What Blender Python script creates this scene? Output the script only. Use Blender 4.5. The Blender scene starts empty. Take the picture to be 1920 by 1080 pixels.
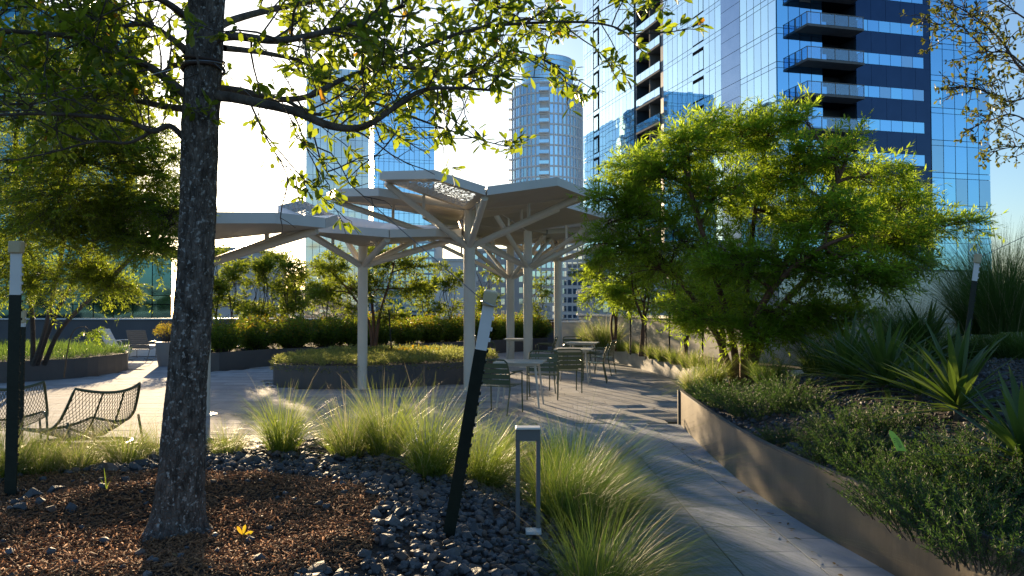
import bpy, bmesh, math, random
import numpy as np
from mathutils import Vector, Matrix, noise
random.seed(7); RNG = np.random.default_rng(7)
PI = math.pi
sc = bpy.context.scene
COL = sc.collection

# ------------------------------------------------------------------ camera
F = 1500.0
CAM = Vector((0, 0, 1.6)); PITCH = math.atan(40 / F)
cam = bpy.data.cameras.new('camera'); camo = bpy.data.objects.new('camera', cam); COL.objects.link(camo)
camo.location = CAM; camo.rotation_euler = (PI / 2 + PITCH, 0, 0)
cam.sensor_width = 36; cam.lens = 36 * F / 1920; cam.clip_start = .05; cam.clip_end = 6000
cam.dof.use_dof = True; cam.dof.focus_distance = 5.5; cam.dof.aperture_fstop = 11
sc.camera = camo

# ------------------------------------------------------------------ light
SUN_EL = math.radians(9.6); SUN_AZ = math.radians(-20.6)      # azimuth from +Y towards +X
sun_dir = Vector((math.sin(SUN_AZ) * math.cos(SUN_EL), math.cos(SUN_AZ) * math.cos(SUN_EL), math.sin(SUN_EL)))
w = bpy.data.worlds.new('World'); sc.world = w; w.use_nodes = True
nt = w.node_tree; bg = nt.nodes['Background']
sky = nt.nodes.new('ShaderNodeTexSky'); sky.sky_type = 'NISHITA'; sky.sun_disc = False
sky.sun_elevation = SUN_EL; sky.sun_rotation = SUN_AZ
sky.air_density = 1.0; sky.dust_density = 1.0; sky.ozone_density = 3.2
nt.links.new(sky.outputs[0], bg.inputs[0]); bg.inputs[1].default_value = .097
sl = bpy.data.lights.new('sun', 'SUN'); sl.energy = 5.0; sl.angle = math.radians(.5); sl.color = (1, .75, .45)
so = bpy.data.objects.new('sun', sl); COL.objects.link(so)
so.rotation_euler = (-sun_dir).to_track_quat('-Z', 'Y').to_euler()
so.location = (-40, 110, 30)
sc.view_settings.view_transform = 'Standard'; sc.view_settings.look = 'None'
sc.view_settings.gamma = 1; sc.view_settings.use_curve_mapping = False
sc.view_settings.exposure = 1.28
sc.cycles.use_denoising = True
sc.cycles.max_bounces = 10; sc.cycles.transparent_max_bounces = 12

# ------------------------------------------------------------------ helpers
def at(px, py, Y):
    """point on the sight line of a photo pixel at forward distance Y"""
    v = Vector((px - 960, 0, 0)) + Vector((0, -math.sin(PITCH), math.cos(PITCH))) * (540 - py) + Vector((0, math.cos(PITCH), math.sin(PITCH))) * F
    return CAM + v * (Y / v.y)
def proj(p):
    d = Vector(p) - CAM
    f = d.y * math.cos(PITCH) + d.z * math.sin(PITCH); u = -d.y * math.sin(PITCH) + d.z * math.cos(PITCH)
    if f < .1: return None
    return 960 + d.x / f * F, 540 - u / f * F, f
def V(*a): return Vector(a)
def U(a, b): return random.uniform(a, b)

def mesh_np(name, verts, faces, mat=None, smooth=False):
    """verts (n,3); faces: list of int arrays (m,3) or (m,4)"""
    me = bpy.data.meshes.new(name)
    verts = np.asarray(verts, dtype=np.float32)
    me.vertices.add(len(verts)); me.vertices.foreach_set('co', verts.ravel())
    faces = [np.asarray(f, dtype=np.int32) for f in faces if len(f)]
    nl = sum(f.size for f in faces); npoly = sum(len(f) for f in faces)
    me.loops.add(nl); me.polygons.add(npoly)
    me.loops.foreach_set('vertex_index', np.concatenate([f.ravel() for f in faces]))
    tot = np.concatenate([np.full(len(f), f.shape[1], np.int32) for f in faces])
    start = np.concatenate([[0], np.cumsum(tot)[:-1]]).astype(np.int32)
    me.polygons.foreach_set('loop_start', start)
    me.polygons.foreach_set('loop_total', tot)
    if smooth: me.polygons.foreach_set('use_smooth', np.ones(npoly, bool))
    me.update(calc_edges=True); me.validate()
    if mat: me.materials.append(mat)
    return me

def obj(name, me, parent=None, loc=None, **props):
    o = bpy.data.objects.new(name, me); COL.objects.link(o)
    if parent is not None: o.parent = parent
    if loc is not None: o.location = loc
    for k, v in props.items():
        if v is not None: o[k] = v
    return o
def thing(name, label, cat, loc=(0, 0, 0), rz=0, group=None):
    o = bpy.data.objects.new(name, None); COL.objects.link(o); o.location = loc; o.rotation_euler = (0, 0, rz)
    o.empty_display_size = .2
    o['label'] = label; o['category'] = cat
    if group: o['group'] = group
    return o
def tag(o, label, cat, group=None):
    o['label'] = label; o['category'] = cat
    if group: o['group'] = group
    return o
def copy_tree(root, loc, rz, label, scale=1, group=None):
    r = root.copy(); COL.objects.link(r); r.location = loc; r.rotation_euler = (0, 0, rz); r.scale = (scale,) * 3
    r['label'] = label
    if group: r['group'] = group
    for ch in list(root.children):
        c = ch.copy(); COL.objects.link(c); c.parent = r
        for g in list(ch.children):
            d = g.copy(); COL.objects.link(d); d.parent = c
    return r

class MB:
    def __init__(s): s.v = []; s.f = []
    def add(s, vs, fs):
        b = len(s.v); s.v += [tuple(v) for v in vs]; s.f += [tuple(i + b for i in f) for f in fs]
    def box(s, c, size, R=None):
        c = Vector(c); hx, hy, hz = [k / 2 for k in size]
        vs = [Vector((x, y, z)) for z in (-hz, hz) for y in (-hy, hy) for x in (-hx, hx)]
        if R is not None: vs = [R @ v for v in vs]
        s.add([c + v for v in vs], [(0, 2, 3, 1), (4, 5, 7, 6), (0, 1, 5, 4), (2, 6, 7, 3), (0, 4, 6, 2), (1, 3, 7, 5)])
    def bar(s, a, b, wdt, h, up=(0, 0, 1)):
        a = Vector(a); b = Vector(b); d = b - a; L = d.length; d.normalize()
        x = d.cross(Vector(up)); x = x.normalized() if x.length > 1e-5 else d.orthogonal().normalized(); z = x.cross(d)
        R = Matrix((x, d, z)).transposed(); s.box((a + b) / 2, (wdt, L, h), R)
    def tube(s, pts, r, n=8, closed=False, cap=True):
        v, f = tube_np([tuple(p) for p in pts], r, n, closed)
        b = len(s.v); s.v += [tuple(x) for x in v]; s.f += [tuple(int(i) + b for i in q) for q in f]
        if cap and not closed:
            s.f.append(tuple(b + i for i in range(n))[::-1]); m = len(v) - n
            s.f.append(tuple(b + m + i for i in range(n)))
    def prism(s, poly, z0, z1):
        n = len(poly); b = len(s.v)
        s.v += [(p[0], p[1], z0) for p in poly] + [(p[0], p[1], z1) for p in poly]
        s.f += [tuple(b + i for i in range(n))[::-1], tuple(b + n + i for i in range(n))]
        s.f += [(b + i, b + (i + 1) % n, b + n + (i + 1) % n, b + n + i) for i in range(n)]
    def mesh(s, name, mat=None, smooth=False, bevel=0):
        me = bpy.data.meshes.new(name); me.from_pydata(s.v, [], s.f)
        if bevel:
            bm = bmesh.new(); bm.from_mesh(me)
            bmesh.ops.bevel(bm, geom=bm.edges[:], offset=bevel, segments=1, affect='EDGES'); bm.to_mesh(me); bm.free()
        if smooth:
            me.polygons.foreach_set('use_smooth', np.ones(len(me.polygons), bool))
            try: me.set_sharp_from_angle(angle=math.radians(40))
            except Exception: pass
        me.update()
        if mat: me.materials.append(mat)
        return me
    def build(s, name, mat, parent=None, smooth=False, bevel=0, **props):
        return obj(name, s.mesh(name, mat, smooth, bevel), parent, **props)

def tube_np(pts, r, n=6, closed=False):
    P = np.asarray(pts, float); m = len(P)
    r = np.full(m, r) if np.isscalar(r) else np.asarray(r, float)
    if closed: T = np.roll(P, -1, 0) - np.roll(P, 1, 0)
    else:
        T = np.gradient(P, axis=0)
    T /= np.linalg.norm(T, axis=1, keepdims=True) + 1e-12
    ref = np.array([0, 0, 1.]) if abs(T[0, 2]) < .9 else np.array([1., 0, 0])
    A = np.cross(T[0], ref); A /= np.linalg.norm(A)
    As = [A]
    for i in range(1, m):
        A = A - T[i] * A.dot(T[i]); A /= np.linalg.norm(A) + 1e-12; As.append(A)
    As = np.array(As); Bs = np.cross(T, As)
    th = np.arange(n) * 2 * PI / n
    Vv = P[:, None] + r[:, None, None] * (np.cos(th)[None, :, None] * As[:, None] + np.sin(th)[None, :, None] * Bs[:, None])
    Vv = Vv.reshape(-1, 3); q = []
    k = m if closed else m - 1
    i = np.arange(k)[:, None] * n; j = np.arange(n)[None]; i2 = ((np.arange(k) + 1) % m)[:, None] * n; j2 = (j + 1) % n
    q = np.stack([i + j, i + j2, i2 + j2, i2 + j], -1).reshape(-1, 4)
    return Vv, q

CUBE = MB(); CUBE.box((0, 0, 0), (2, 2, 2))
_cubes = {}
def cube_mesh(mat, name):
    k = (mat.name, name)
    if k not in _cubes: _cubes[k] = CUBE.mesh(name, mat)
    return _cubes[k]
def pieces(parent, name, boxes, mat, limit=300):
    """boxes: (centre, half-vectors x, y, z). The largest in view become objects, the rest one part of kind stuff."""
    sco = []
    for b in boxes:
        q = proj(b[0]); a = -1
        if q and -60 < q[0] < 1980 and -60 < q[1] < 1140: a = max(b[1].length, b[3].length) / q[2]
        sco.append(a)
    order = sorted(range(len(boxes)), key=lambda i: -sco[i])
    me = cube_mesh(mat, name); rest = MB()
    base = np.array(CUBE.v)
    for r, i in enumerate(order):
        c, X, Y, Z = boxes[i]
        if r < limit and sco[i] > 0:
            o = obj(name, me, parent)
            M = Matrix.Identity(4)
            for k in range(3): M[k][0], M[k][1], M[k][2], M[k][3] = X[k], Y[k], Z[k], c[k]
            o.matrix_local = M
        else:
            rest.add([c + X * v[0] + Y * v[1] + Z * v[2] for v in CUBE.v], CUBE.f)
    if rest.v: rest.build(name, mat, parent, kind='stuff')

# ------------------------------------------------------------------ materials
def new_mat(name):
    m = bpy.data.materials.new(name); m.use_nodes = True
    n = m.node_tree.nodes; return m, n, m.node_tree.links, n['Principled BSDF']
def rnd_node(n, l):
    a = n.new('ShaderNodeObjectInfo'); g = n.new('ShaderNodeNewGeometry'); s = n.new('ShaderNodeMath'); s.operation = 'ADD'
    f = n.new('ShaderNodeMath'); f.operation = 'FRACT'
    l.new(a.outputs['Random'], s.inputs[0]); l.new(g.outputs['Random Per Island'], s.inputs[1]); l.new(s.outputs[0], f.inputs[0])
    return f.outputs[0]
def mat(name, c1, c2=None, scale=6, rough=.6, bump=0, bscale=None, metal=0, rnd=0, stretch=(1, 1, 1), detail=6, spec=.5, obj_coords=False, dark=None):
    m, n, l, p = new_mat(name)
    p.inputs['Roughness'].default_value = rough; p.inputs['Metallic'].default_value = metal
    p.inputs['Specular IOR Level'].default_value = spec
    c2 = c2 or c1
    if obj_coords:
        tc = n.new('ShaderNodeTexCoord'); src = tc.outputs['Object']
    else:
        g = n.new('ShaderNodeNewGeometry'); src = g.outputs['Position']
    mp = n.new('ShaderNodeMapping'); mp.inputs['Scale'].default_value = stretch; l.new(src, mp.inputs[0])
    t = n.new('ShaderNodeTexNoise'); t.inputs['Scale'].default_value = scale; t.inputs['Detail'].default_value = detail
    l.new(mp.outputs[0], t.inputs['Vector'])
    rmp = n.new('ShaderNodeValToRGB'); rmp.color_ramp.elements[0].color = (*c1, 1); rmp.color_ramp.elements[1].color = (*c2, 1)
    rmp.color_ramp.elements[0].position = .3; rmp.color_ramp.elements[1].position = .7
    l.new(t.outputs['Fac'], rmp.inputs[0]); out = rmp.outputs[0]
    if rnd:
        h = n.new('ShaderNodeHueSaturation'); mr = n.new('ShaderNodeMapRange'); mr.inputs['To Min'].default_value = 1 - rnd; mr.inputs['To Max'].default_value = 1 + rnd
        l.new(rnd_node(n, l), mr.inputs[0]); l.new(mr.outputs[0], h.inputs['Value']); l.new(out, h.inputs['Color']); out = h.outputs[0]
    l.new(out, p.inputs['Base Color'])
    if bump:
        t2 = n.new('ShaderNodeTexNoise'); t2.inputs['Scale'].default_value = bscale or scale * 4; t2.inputs['Detail'].default_value = 8
        l.new(mp.outputs[0], t2.inputs['Vector'])
        b = n.new('ShaderNodeBump'); b.inputs['Strength'].default_value = bump; b.inputs['Distance'].default_value = .02
        l.new(t2.outputs['Fac'], b.inputs['Height']); l.new(b.outputs[0], p.inputs['Normal'])
    return m
def leaf_mat(name, ca, cb, ta, tb, trans=.5, rough=.45, spec=.4, accent=None, accent_p=.02):
    """leaf: front colour between ca and cb, light coming through between ta and tb (per leaf)"""
    m, n, l, p = new_mat(name)
    r = rnd_node(n, l)
    def ramp(a, b):
        x = n.new('ShaderNodeValToRGB'); e = x.color_ramp.elements; e[0].color = (*a, 1); e[1].color = (*b, 1)
        if accent:
            e[1].position = 1 - accent_p * 1.5
            k = e.new(1 - accent_p); k.color = (*accent, 1)
        l.new(r, x.inputs[0]); return x.outputs[0]
    l.new(ramp(ca, cb), p.inputs['Base Color']); p.inputs['Roughness'].default_value = rough; p.inputs['Specular IOR Level'].default_value = spec
    tr = n.new('ShaderNodeBsdfTranslucent'); l.new(ramp(ta, tb), tr.inputs[0])
    mx = n.new('ShaderNodeMixShader'); mx.inputs[0].default_value = trans
    l.new(p.outputs[0], mx.inputs[1]); l.new(tr.outputs[0], mx.inputs[2]); l.new(mx.outputs[0], n['Material Output'].inputs[0])
    return m
def glass_mat(name, tint, inner, refl=.8, rough=.02, wob=.02, wscale=.25, rnd=.1):
    """coated facade glass: tinted mirror over a dark room"""
    m, n, l, p = new_mat(name)
    p.inputs['Metallic'].default_value = 1; p.inputs['Roughness'].default_value = rough
    d = n.new('ShaderNodeBsdfDiffuse'); d.inputs[0].default_value = (*inner, 1)
    h = n.new('ShaderNodeHueSaturation'); h.inputs['Color'].default_value = (*tint, 1)
    mr = n.new('ShaderNodeMapRange'); mr.inputs['To Min'].default_value = 1 - rnd; mr.inputs['To Max'].default_value = 1 + rnd
    l.new(rnd_node(n, l), mr.inputs[0]); l.new(mr.outputs[0], h.inputs['Value']); l.new(h.outputs[0], p.inputs['Base Color'])
    if wob:
        g = n.new('ShaderNodeNewGeometry'); t = n.new('ShaderNodeTexNoise'); t.inputs['Scale'].default_value = wscale; t.inputs['Detail'].default_value = 1
        l.new(g.outputs['Position'], t.inputs['Vector'])
        b = n.new('ShaderNodeBump'); b.inputs['Strength'].default_value = 1; b.inputs['Distance'].default_value = wob
        l.new(t.outputs['Fac'], b.inputs['Height']); l.new(b.outputs[0], p.inputs['Normal'])
    mx = n.new('ShaderNodeMixShader'); mx.inputs[0].default_value = refl
    l.new(d.outputs[0], mx.inputs[1]); l.new(p.outputs[0], mx.inputs[2]); l.new(mx.outputs[0], n['Material Output'].inputs[0])
    return m

m_paver = mat('paver_concrete', (.31, .315, .33), (.41, .41, .42), 3, .85, .2, 60, rnd=.17, spec=.2)
m_joint = mat('joint_sand', (.035, .032, .03), None, 5, .9)
m_path = mat('path_slab', (.30, .345, .42), (.38, .425, .50), 4, .8, .2, 90, rnd=.12, spec=.25)
m_steel = mat('planter_steel', (.062, .062, .068), (.085, .083, .085), 2, .5, .05, 30)
m_steel_tan = mat('planter_steel_weathered', (.135, .11, .08), (.235, .195, .14), 2.6, .40, .10, 25, stretch=(1, 1, .35), metal=.25, detail=10)
m_concrete = mat('concrete', (.40, .385, .36), (.56, .54, .50), 1.3, .8, .2, 30)
m_wall_dark = mat('parapet_grey', (.085, .085, .095), (.105, .105, .115), 1, .7, .1, 20)
m_coping = mat('coping_metal', (.62, .62, .62), (.7, .7, .69), 2, .4)
m_paint = mat('cream_paint', (.60, .565, .50), (.66, .62, .55), 2, .4, .03, 20)
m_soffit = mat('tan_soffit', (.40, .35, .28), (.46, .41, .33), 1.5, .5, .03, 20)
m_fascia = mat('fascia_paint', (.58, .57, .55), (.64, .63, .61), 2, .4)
m_soil = mat('dark_soil', (.018, .014, .012), (.05, .04, .034), 14, .95, .8, 40)
m_mulchbase = mat('mulch_ground', (.022, .016, .013), (.05, .034, .026), 20, .95, 1, 60)
m_chip = mat('bark_chip', (.12, .056, .026), (.34, .16, .070), 25, .85, .3, 120, rnd=.6)
m_rock = mat('slate_rock', (.040, .044, .054), (.095, .099, .110), 9, .62, .5, 45, rnd=.35)
m_rockwarm = mat('brown_rock', (.07, .05, .045), (.15, .11, .09), 9, .7, .5, 45, rnd=.35)
m_bark = mat('oak_bark', (.050, .040, .034), (.135, .115, .100), 16, .85, .9, 55, stretch=(1, 1, .35))
m_twig = mat('twig_bark', (.045, .035, .028), (.09, .075, .06), 20, .8, .3, 60)
m_redbark = mat('red_brown_bark', (.075, .035, .02), (.16, .08, .05), 14, .75, .4, 50, stretch=(1, 1, .3))
m_white = mat('white_powder_coat', (.70, .70, .69), None, 3, .35)
m_grey = mat('grey_powder_coat', (.115, .12, .13), None, 3, .45)
m_tpost = mat('dark_green_steel', (.007, .013, .010), (.012, .019, .015), 20, .5, .1, 60, spec=.3)
m_tpost_white = mat('white_enamel', (.66, .67, .70), (.72, .73, .75), 8, .4)
m_cap = mat('tan_plastic_cap', (.50, .42, .27), (.56, .48, .32), 6, .45)
m_olive = mat('olive_paint', (.075, .095, .048), (.095, .115, .06), 5, .35)
m_olive2 = mat('olive_mesh_metal', (.060, .070, .030), (.085, .095, .045), 5, .4)
m_tabletop = mat('table_cream', (.52, .49, .43), (.58, .55, .49), 4, .4)
m_wire = mat('galvanised_wire', (.30, .30, .31), None, 30, .35, metal=.9)
m_hose = mat('rubber_hose', (.05, .028, .022), None, 10, .55)
m_taupe = mat('taupe_frame', (.22, .20, .18), None, 3, .45)
m_asphalt = mat('street_ground', (.055, .055, .058), (.09, .09, .09), .05, .9)
m_pot = mat('grey_pot', (.20, .21, .22), None, 4, .6)

L_oak = leaf_mat('oak_leaf', (.035, .070, .012), (.065, .110, .020), (.20, .31, .016), (.44, .54, .035), .55, .34, .45, accent=(.50, .25, .02), accent_p=.007)
L_oak2 = leaf_mat('overhang_leaf', (.05, .065, .018), (.085, .10, .03), (.12, .15, .02), (.24, .25, .04), .45, .4)
L_willow = leaf_mat('willow_leaf', (.045, .100, .010), (.085, .150, .018), (.34, .52, .025), (.58, .76, .06), .6, .45)
L_cypress = leaf_mat('feathery_leaf', (.035, .070, .012), (.065, .105, .018), (.30, .44, .025), (.54, .64, .05), .6, .5)
L_back = leaf_mat('back_tree_leaf', (.045, .085, .012), (.08, .13, .02), (.26, .36, .02), (.48, .56, .05), .55, .5)
L_hedge = leaf_mat('hedge_leaf', (.040, .085, .012), (.075, .125, .018), (.20, .32, .015), (.40, .50, .03), .5, .5)
L_red = leaf_mat('hedge_new_leaf', (.13, .085, .012), (.10, .12, .015), (.50, .30, .02), (.46, .46, .03), .55, .5)
L_grass = leaf_mat('grass_blade', (.065, .11, .020), (.105, .145, .030), (.22, .34, .035), (.42, .50, .08), .5, .42)
L_grassdark = leaf_mat('grass_blade_deep', (.036, .085, .022), (.066, .118, .033), (.10, .21, .03), (.24, .35, .055), .45, .45)
L_stalk_glint = leaf_mat('stalk_glint', (.36, .31, .17), (.48, .43, .27), (.50, .45, .25), (.68, .62, .40), .5, .4)  # pale seed stalks, plus sunlit blade tips put into the colour
L_yucca = leaf_mat('yucca_blade', (.040, .085, .022), (.070, .125, .030), (.10, .18, .02), (.20, .30, .04), .35, .38, .5)
L_rosem = leaf_mat('rosemary_needle', (.026, .074, .022), (.052, .112, .030), (.06, .14, .02), (.14, .26, .035), .34, .55)
L_cover = leaf_mat('ground_cover_leaf', (.085, .12, .035), (.15, .18, .06), (.28, .34, .07), (.46, .48, .14), .5, .5)

G_t1 = glass_mat('tower_glass_bright_sky', (.76, .94, 1.0), (.02, .05, .10), .86, .02, .010, .35, .08)  # left face: bright reflected sky put into a paler tint
G_t1r = glass_mat('tower_glass_deep_sky', (.34, .68, 1.0), (.02, .06, .14), .86, .02, .010, .35, .10)  # same glass on the right face, deep reflected sky put into the tint
G_blue = glass_mat('blue_mirror_glass', (.50, .76, 1.0), (.02, .05, .11), .8, .02, .012, .3, .07)
G_wavy = glass_mat('wavy_glass', (.90, .89, .86), (.42, .41, .39), .55, .03, .10, .35, .12)
G_teal = glass_mat('teal_glass', (.10, .26, .34), (.006, .02, .03), .7, .05, .03, .3, .2)
G_res = glass_mat('residential_glass', (.62, .82, 1.0), (.10, .17, .26), .75, .05, .02, .2, .15)
m_mullion = mat('mullion', (.040, .065, .10), None, 3, .4)
m_panel_dark = mat('dark_blue_panel', (.012, .045, .12), (.018, .055, .14), .6, .25, metal=.5)
m_panel_grey = mat('grey_panel', (.22, .31, .44), (.26, .35, .48), .6, .14, metal=.95)
m_recess = mat('dark_recess', (.012, .015, .022), None, 2, 1, spec=0)
m_slab = mat('balcony_slab', (.17, .175, .18), (.22, .22, .22), 2, .9, spec=.1)
m_resframe = mat('hazed_precast', (.70, .73, .77), (.76, .79, .82), .2, .7)  # distance haze put into the colour as a paler, bluish white
m_white_bldg = mat('white_cladding', (.72, .71, .70), (.80, .79, .78), .3, .7)
m_grey_bldg = mat('grey_cladding', (.40, .41, .43), (.46, .47, .49), .3, .7)
def rail_glass():
    m, n, l, p = new_mat('rail_glass')
    t = n.new('ShaderNodeBsdfTransparent'); t.inputs[0].default_value = (.70, .84, .92, 1)
    g = n.new('ShaderNodeBsdfGlossy'); g.inputs[0].default_value = (.7, .8, .9, 1); g.inputs['Roughness'].default_value = .03
    mx = n.new('ShaderNodeMixShader'); mx.inputs[0].default_value = .22
    l.new(t.outputs[0], mx.inputs[1]); l.new(g.outputs[0], mx.inputs[2]); l.new(mx.outputs[0], n['Material Output'].inputs[0])
    return m
m_railglass = rail_glass()
def perf_mat():
    """perforated metal: rows of slots through which light passes"""
    m, n, l, p = new_mat('perforated_metal')
    p.inputs['Base Color'].default_value = (.62, .58, .50, 1); p.inputs['Roughness'].default_value = .5
    g = n.new('ShaderNodeNewGeometry'); mp = n.new('ShaderNodeMapping'); mp.inputs['Rotation'].default_value = (0, 0, .5); l.new(g.outputs['Position'], mp.inputs[0])
    t = n.new('ShaderNodeTexBrick'); t.inputs['Scale'].default_value = 4.5; t.inputs['Mortar Size'].default_value = .075; t.inputs['Mortar Smooth'].default_value = .15; t.inputs['Brick Width'].default_value = .6; t.inputs['Row Height'].default_value = .3
    t.inputs['Color1'].default_value = (1, 1, 1, 1); t.inputs['Color2'].default_value = (1, 1, 1, 1); t.inputs['Mortar'].default_value = (0, 0, 0, 1)
    nz = n.new('ShaderNodeTexNoise'); nz.inputs['Scale'].default_value = 2.5; l.new(mp.outputs[0], nz.inputs['Vector'])
    ad = n.new('ShaderNodeVectorMath'); ad.operation = 'MULTIPLY_ADD'; ad.inputs[1].default_value = (.25, .25, .25)
    l.new(nz.outputs['Color'], ad.inputs[0]); l.new(mp.outputs[0], ad.inputs[2]); l.new(ad.outputs[0], t.inputs['Vector'])
    tr = n.new('ShaderNodeBsdfTransparent')
    mx = n.new('ShaderNodeMixShader'); l.new(t.outputs['Color'], mx.inputs[0])
    l.new(p.outputs[0], mx.inputs[1]); l.new(tr.outputs[0], mx.inputs[2]); l.new(mx.outputs[0], n['Material Output'].inputs[0])
    return m
m_perf = perf_mat()

# ------------------------------------------------------------------ geometry helpers for plots of ground
def inside(poly, x, y):
    c = False; n = len(poly)
    for i in range(n):
        x1, y1 = poly[i]; x2, y2 = poly[i - 1]
        if (y1 > y) != (y2 > y) and x < (x2 - x1) * (y - y1) / (y2 - y1) + x1: c = not c
    return c
def edge_dist(poly, x, y):
    best = 1e9; n = len(poly)
    for i in range(n):
        ax, ay = poly[i - 1]; bx, by = poly[i]; dx, dy = bx - ax, by - ay
        t = max(0, min(1, ((x - ax) * dx + (y - ay) * dy) / (dx * dx + dy * dy + 1e-9)))
        best = min(best, math.hypot(ax + t * dx - x, ay + t * dy - y))
    return best
def smooth_poly(pts, closed=True, k=6):
    """Catmull-Rom through the points"""
    out = []; n = len(pts)
    rng = range(n) if closed else range(n - 1)
    for i in rng:
        p = [Vector(pts[(i + j) % n] if closed else pts[max(0, min(n - 1, i + j))]) for j in (-1, 0, 1, 2)]
        for s in range(k):
            t = s / k
            q = .5 * ((2 * p[1]) + (p[2] - p[0]) * t + (2 * p[0] - 5 * p[1] + 4 * p[2] - p[3]) * t * t + (3 * p[1] - p[0] - 3 * p[2] + p[3]) * t ** 3)
            out.append(tuple(q))
    if not closed: out.append(tuple(pts[-1]))
    return out
def ribbon_wall(mb, pts, z0, z1, th, closed=False):
    P = [Vector((p[0], p[1])) for p in pts]; n = len(P); L = []; R = []
    for i in range(n):
        a = P[i - 1] if (closed or i > 0) else P[i]; b = P[(i + 1) % n] if (closed or i < n - 1) else P[i]
        t = (b - a).normalized(); nn = Vector((-t.y, t.x)) * th / 2
        L.append(P[i] + nn); R.append(P[i] - nn)
    b0 = len(mb.v)
    for i in range(n):
        mb.v += [(L[i].x, L[i].y, z0), (R[i].x, R[i].y, z0), (R[i].x, R[i].y, z1), (L[i].x, L[i].y, z1)]
    for i in range(n if closed else n - 1):
        a = b0 + 4 * i; b = b0 + 4 * ((i + 1) % n)
        for j in range(4): mb.f.append((a + j, a + (j + 1) % 4, b + (j + 1) % 4, b + j))
    if not closed:
        mb.f.append((b0, b0 + 3, b0 + 2, b0 + 1)); e = b0 + 4 * (n - 1); mb.f.append((e, e + 1, e + 2, e + 3))

# plots (patio level z = 0)
BED = [(.80, .5), (.76, 2.5), (.68, 4.2), (.60, 5.2), (.42, 6.4), (-.2, 7.6), (-1.4, 8.2), (-3, 7.9), (-4.5, 7.1), (-6.5, 6.7), (-10, 6.5), (-10, .5)]
PLANT_R = [(2.42, 1.5), (2.38, 3.75), (2.31, 4.8), (2.18, 6), (2.13, 7.2), (2.17, 8.5), (2.26, 10), (2.35, 11.2), (2.75, 11.75), (4, 13.2), (7, 13.8), (13, 12.6), (13, 1.5)]
KIDNEY = smooth_poly([(-18, 15.0), (-14, 15.9), (-11.6, 17.0), (-10.35, 18.3), (-10.0, 19.8), (-10.3, 21.5), (-11.6, 23), (-14, 24), (-18, 24)], True, 4)
ISLAND = smooth_poly([(-5.0, 16.9), (-3.6, 16.15), (-2.0, 16.6), (-.8, 17.8), (-.4, 19.4), (-1.2, 21.3), (-3, 22.3), (-4.6, 21.2), (-5.15, 18.9)], True, 5)
BACKP = [(-8.3, 20.6), (-7.6, 20.8), (-6.8, 22.7), (-4.7, 24.6), (-2, 27.6), (0, 30), (1.4, 31.6), (1.5, 33.6), (-8.6, 33.6)]
PLANT_S = [(p[0] + .012, p[1]) for p in smooth_poly(PLANT_R[:8], False, 6)] + [(2.72, 11.6)] + [(4, 13.1), (7, 13.7), (12.9, 12.5), (12.9, 1.5)]
CONC_FRONT = smooth_poly([(2.9, 28.5), (3.15, 25), (3.5, 21.8), (3.74, 19.2), (3.78, 17.2), (3.62, 15.7), (3.85, 15.0), (4.6, 14.75), (6.5, 15)], False, 5)
WALL_R = [(2.9, 33.5), (3.7, 28), (4.5, 23), (5.5, 18.5), (6.6, 16.3), (8.5, 15.6), (14, 14.6), (26, 13)]

def zbed(x, y):
    if not inside(BED, x, y): return -.05
    t = min(1, edge_dist(BED, x, y) / 1.6)
    h = .47 * (1 - (1 - t) ** 2.4)
    h += .035 * noise.noise((x * 1.3, y * 1.3, 1)) + .02 * noise.noise((x * 4, y * 4, 3))
    r = math.hypot(x + 1.72, y - 4.2)                     # saucer and rim round the trunk
    h += .05 * math.exp(-((r - .95) / .25) ** 2) - .03 * math.exp(-(r / .55) ** 2)
    return h
def mulch_mask(x, y):
    a = (max(x + 1.9, 0) / 1.22) ** 2 + (((y - 4.2) / 1.35) ** 2 if y > 4.2 else ((y - 4.2) / 2.4) ** 2)
    return a + .35 * noise.noise((x * 2.2, y * 2.2, 7)) < 1
def zright(x, y):
    d = edge_dist(PLANT_R[:12], x, y)
    return .40 + .85 * (1 - math.exp(-max(0, d - .35) / 2.8)) + .03 * noise.noise((x * 1.5, y * 1.5, 5))

def terrain(name, poly, zf, step, m, parent=None, y1=99, snap=False, **props):
    xs = [p[0] for p in poly]; ys = [p[1] for p in poly]
    X = np.arange(min(xs) - .1, max(xs) + .1 + step, step); Y = np.arange(min(ys) - .1, min(max(ys), y1) + .1 + step, step)
    vid = {}; vs = []; fs = []
    ins = {(i, j): inside(poly, x, y) for i, x in enumerate(X) for j, y in enumerate(Y)}
    def v(i, j):
        if (i, j) not in vid:
            vid[(i, j)] = len(vs); x, y = X[i], Y[j]
            if snap and not ins[(i, j)]:
                best = (1e9, x, y)
                for q in range(len(poly)):
                    ax, ay = poly[q - 1]; bx, by = poly[q]; dx, dy = bx - ax, by - ay
                    t = max(0, min(1, ((x - ax) * dx + (y - ay) * dy) / (dx * dx + dy * dy + 1e-9))); d_ = math.hypot(ax + t * dx - x, ay + t * dy - y)
                    if d_ < best[0]: best = (d_, ax + t * dx, ay + t * dy)
                x, y = best[1], best[2]
            vs.append((x, y, zf(x, y)))
        return vid[(i, j)]
    for i in range(len(X) - 1):
        for j in range(len(Y) - 1):
            if any(ins[(a, b)] for a in (i, i + 1) for b in (j, j + 1)):
                fs.append((v(i, j), v(i + 1, j), v(i + 1, j + 1), v(i, j + 1)))
    return obj(name, mesh_np(name, vs, [fs], m, True), parent, **props)

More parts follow.
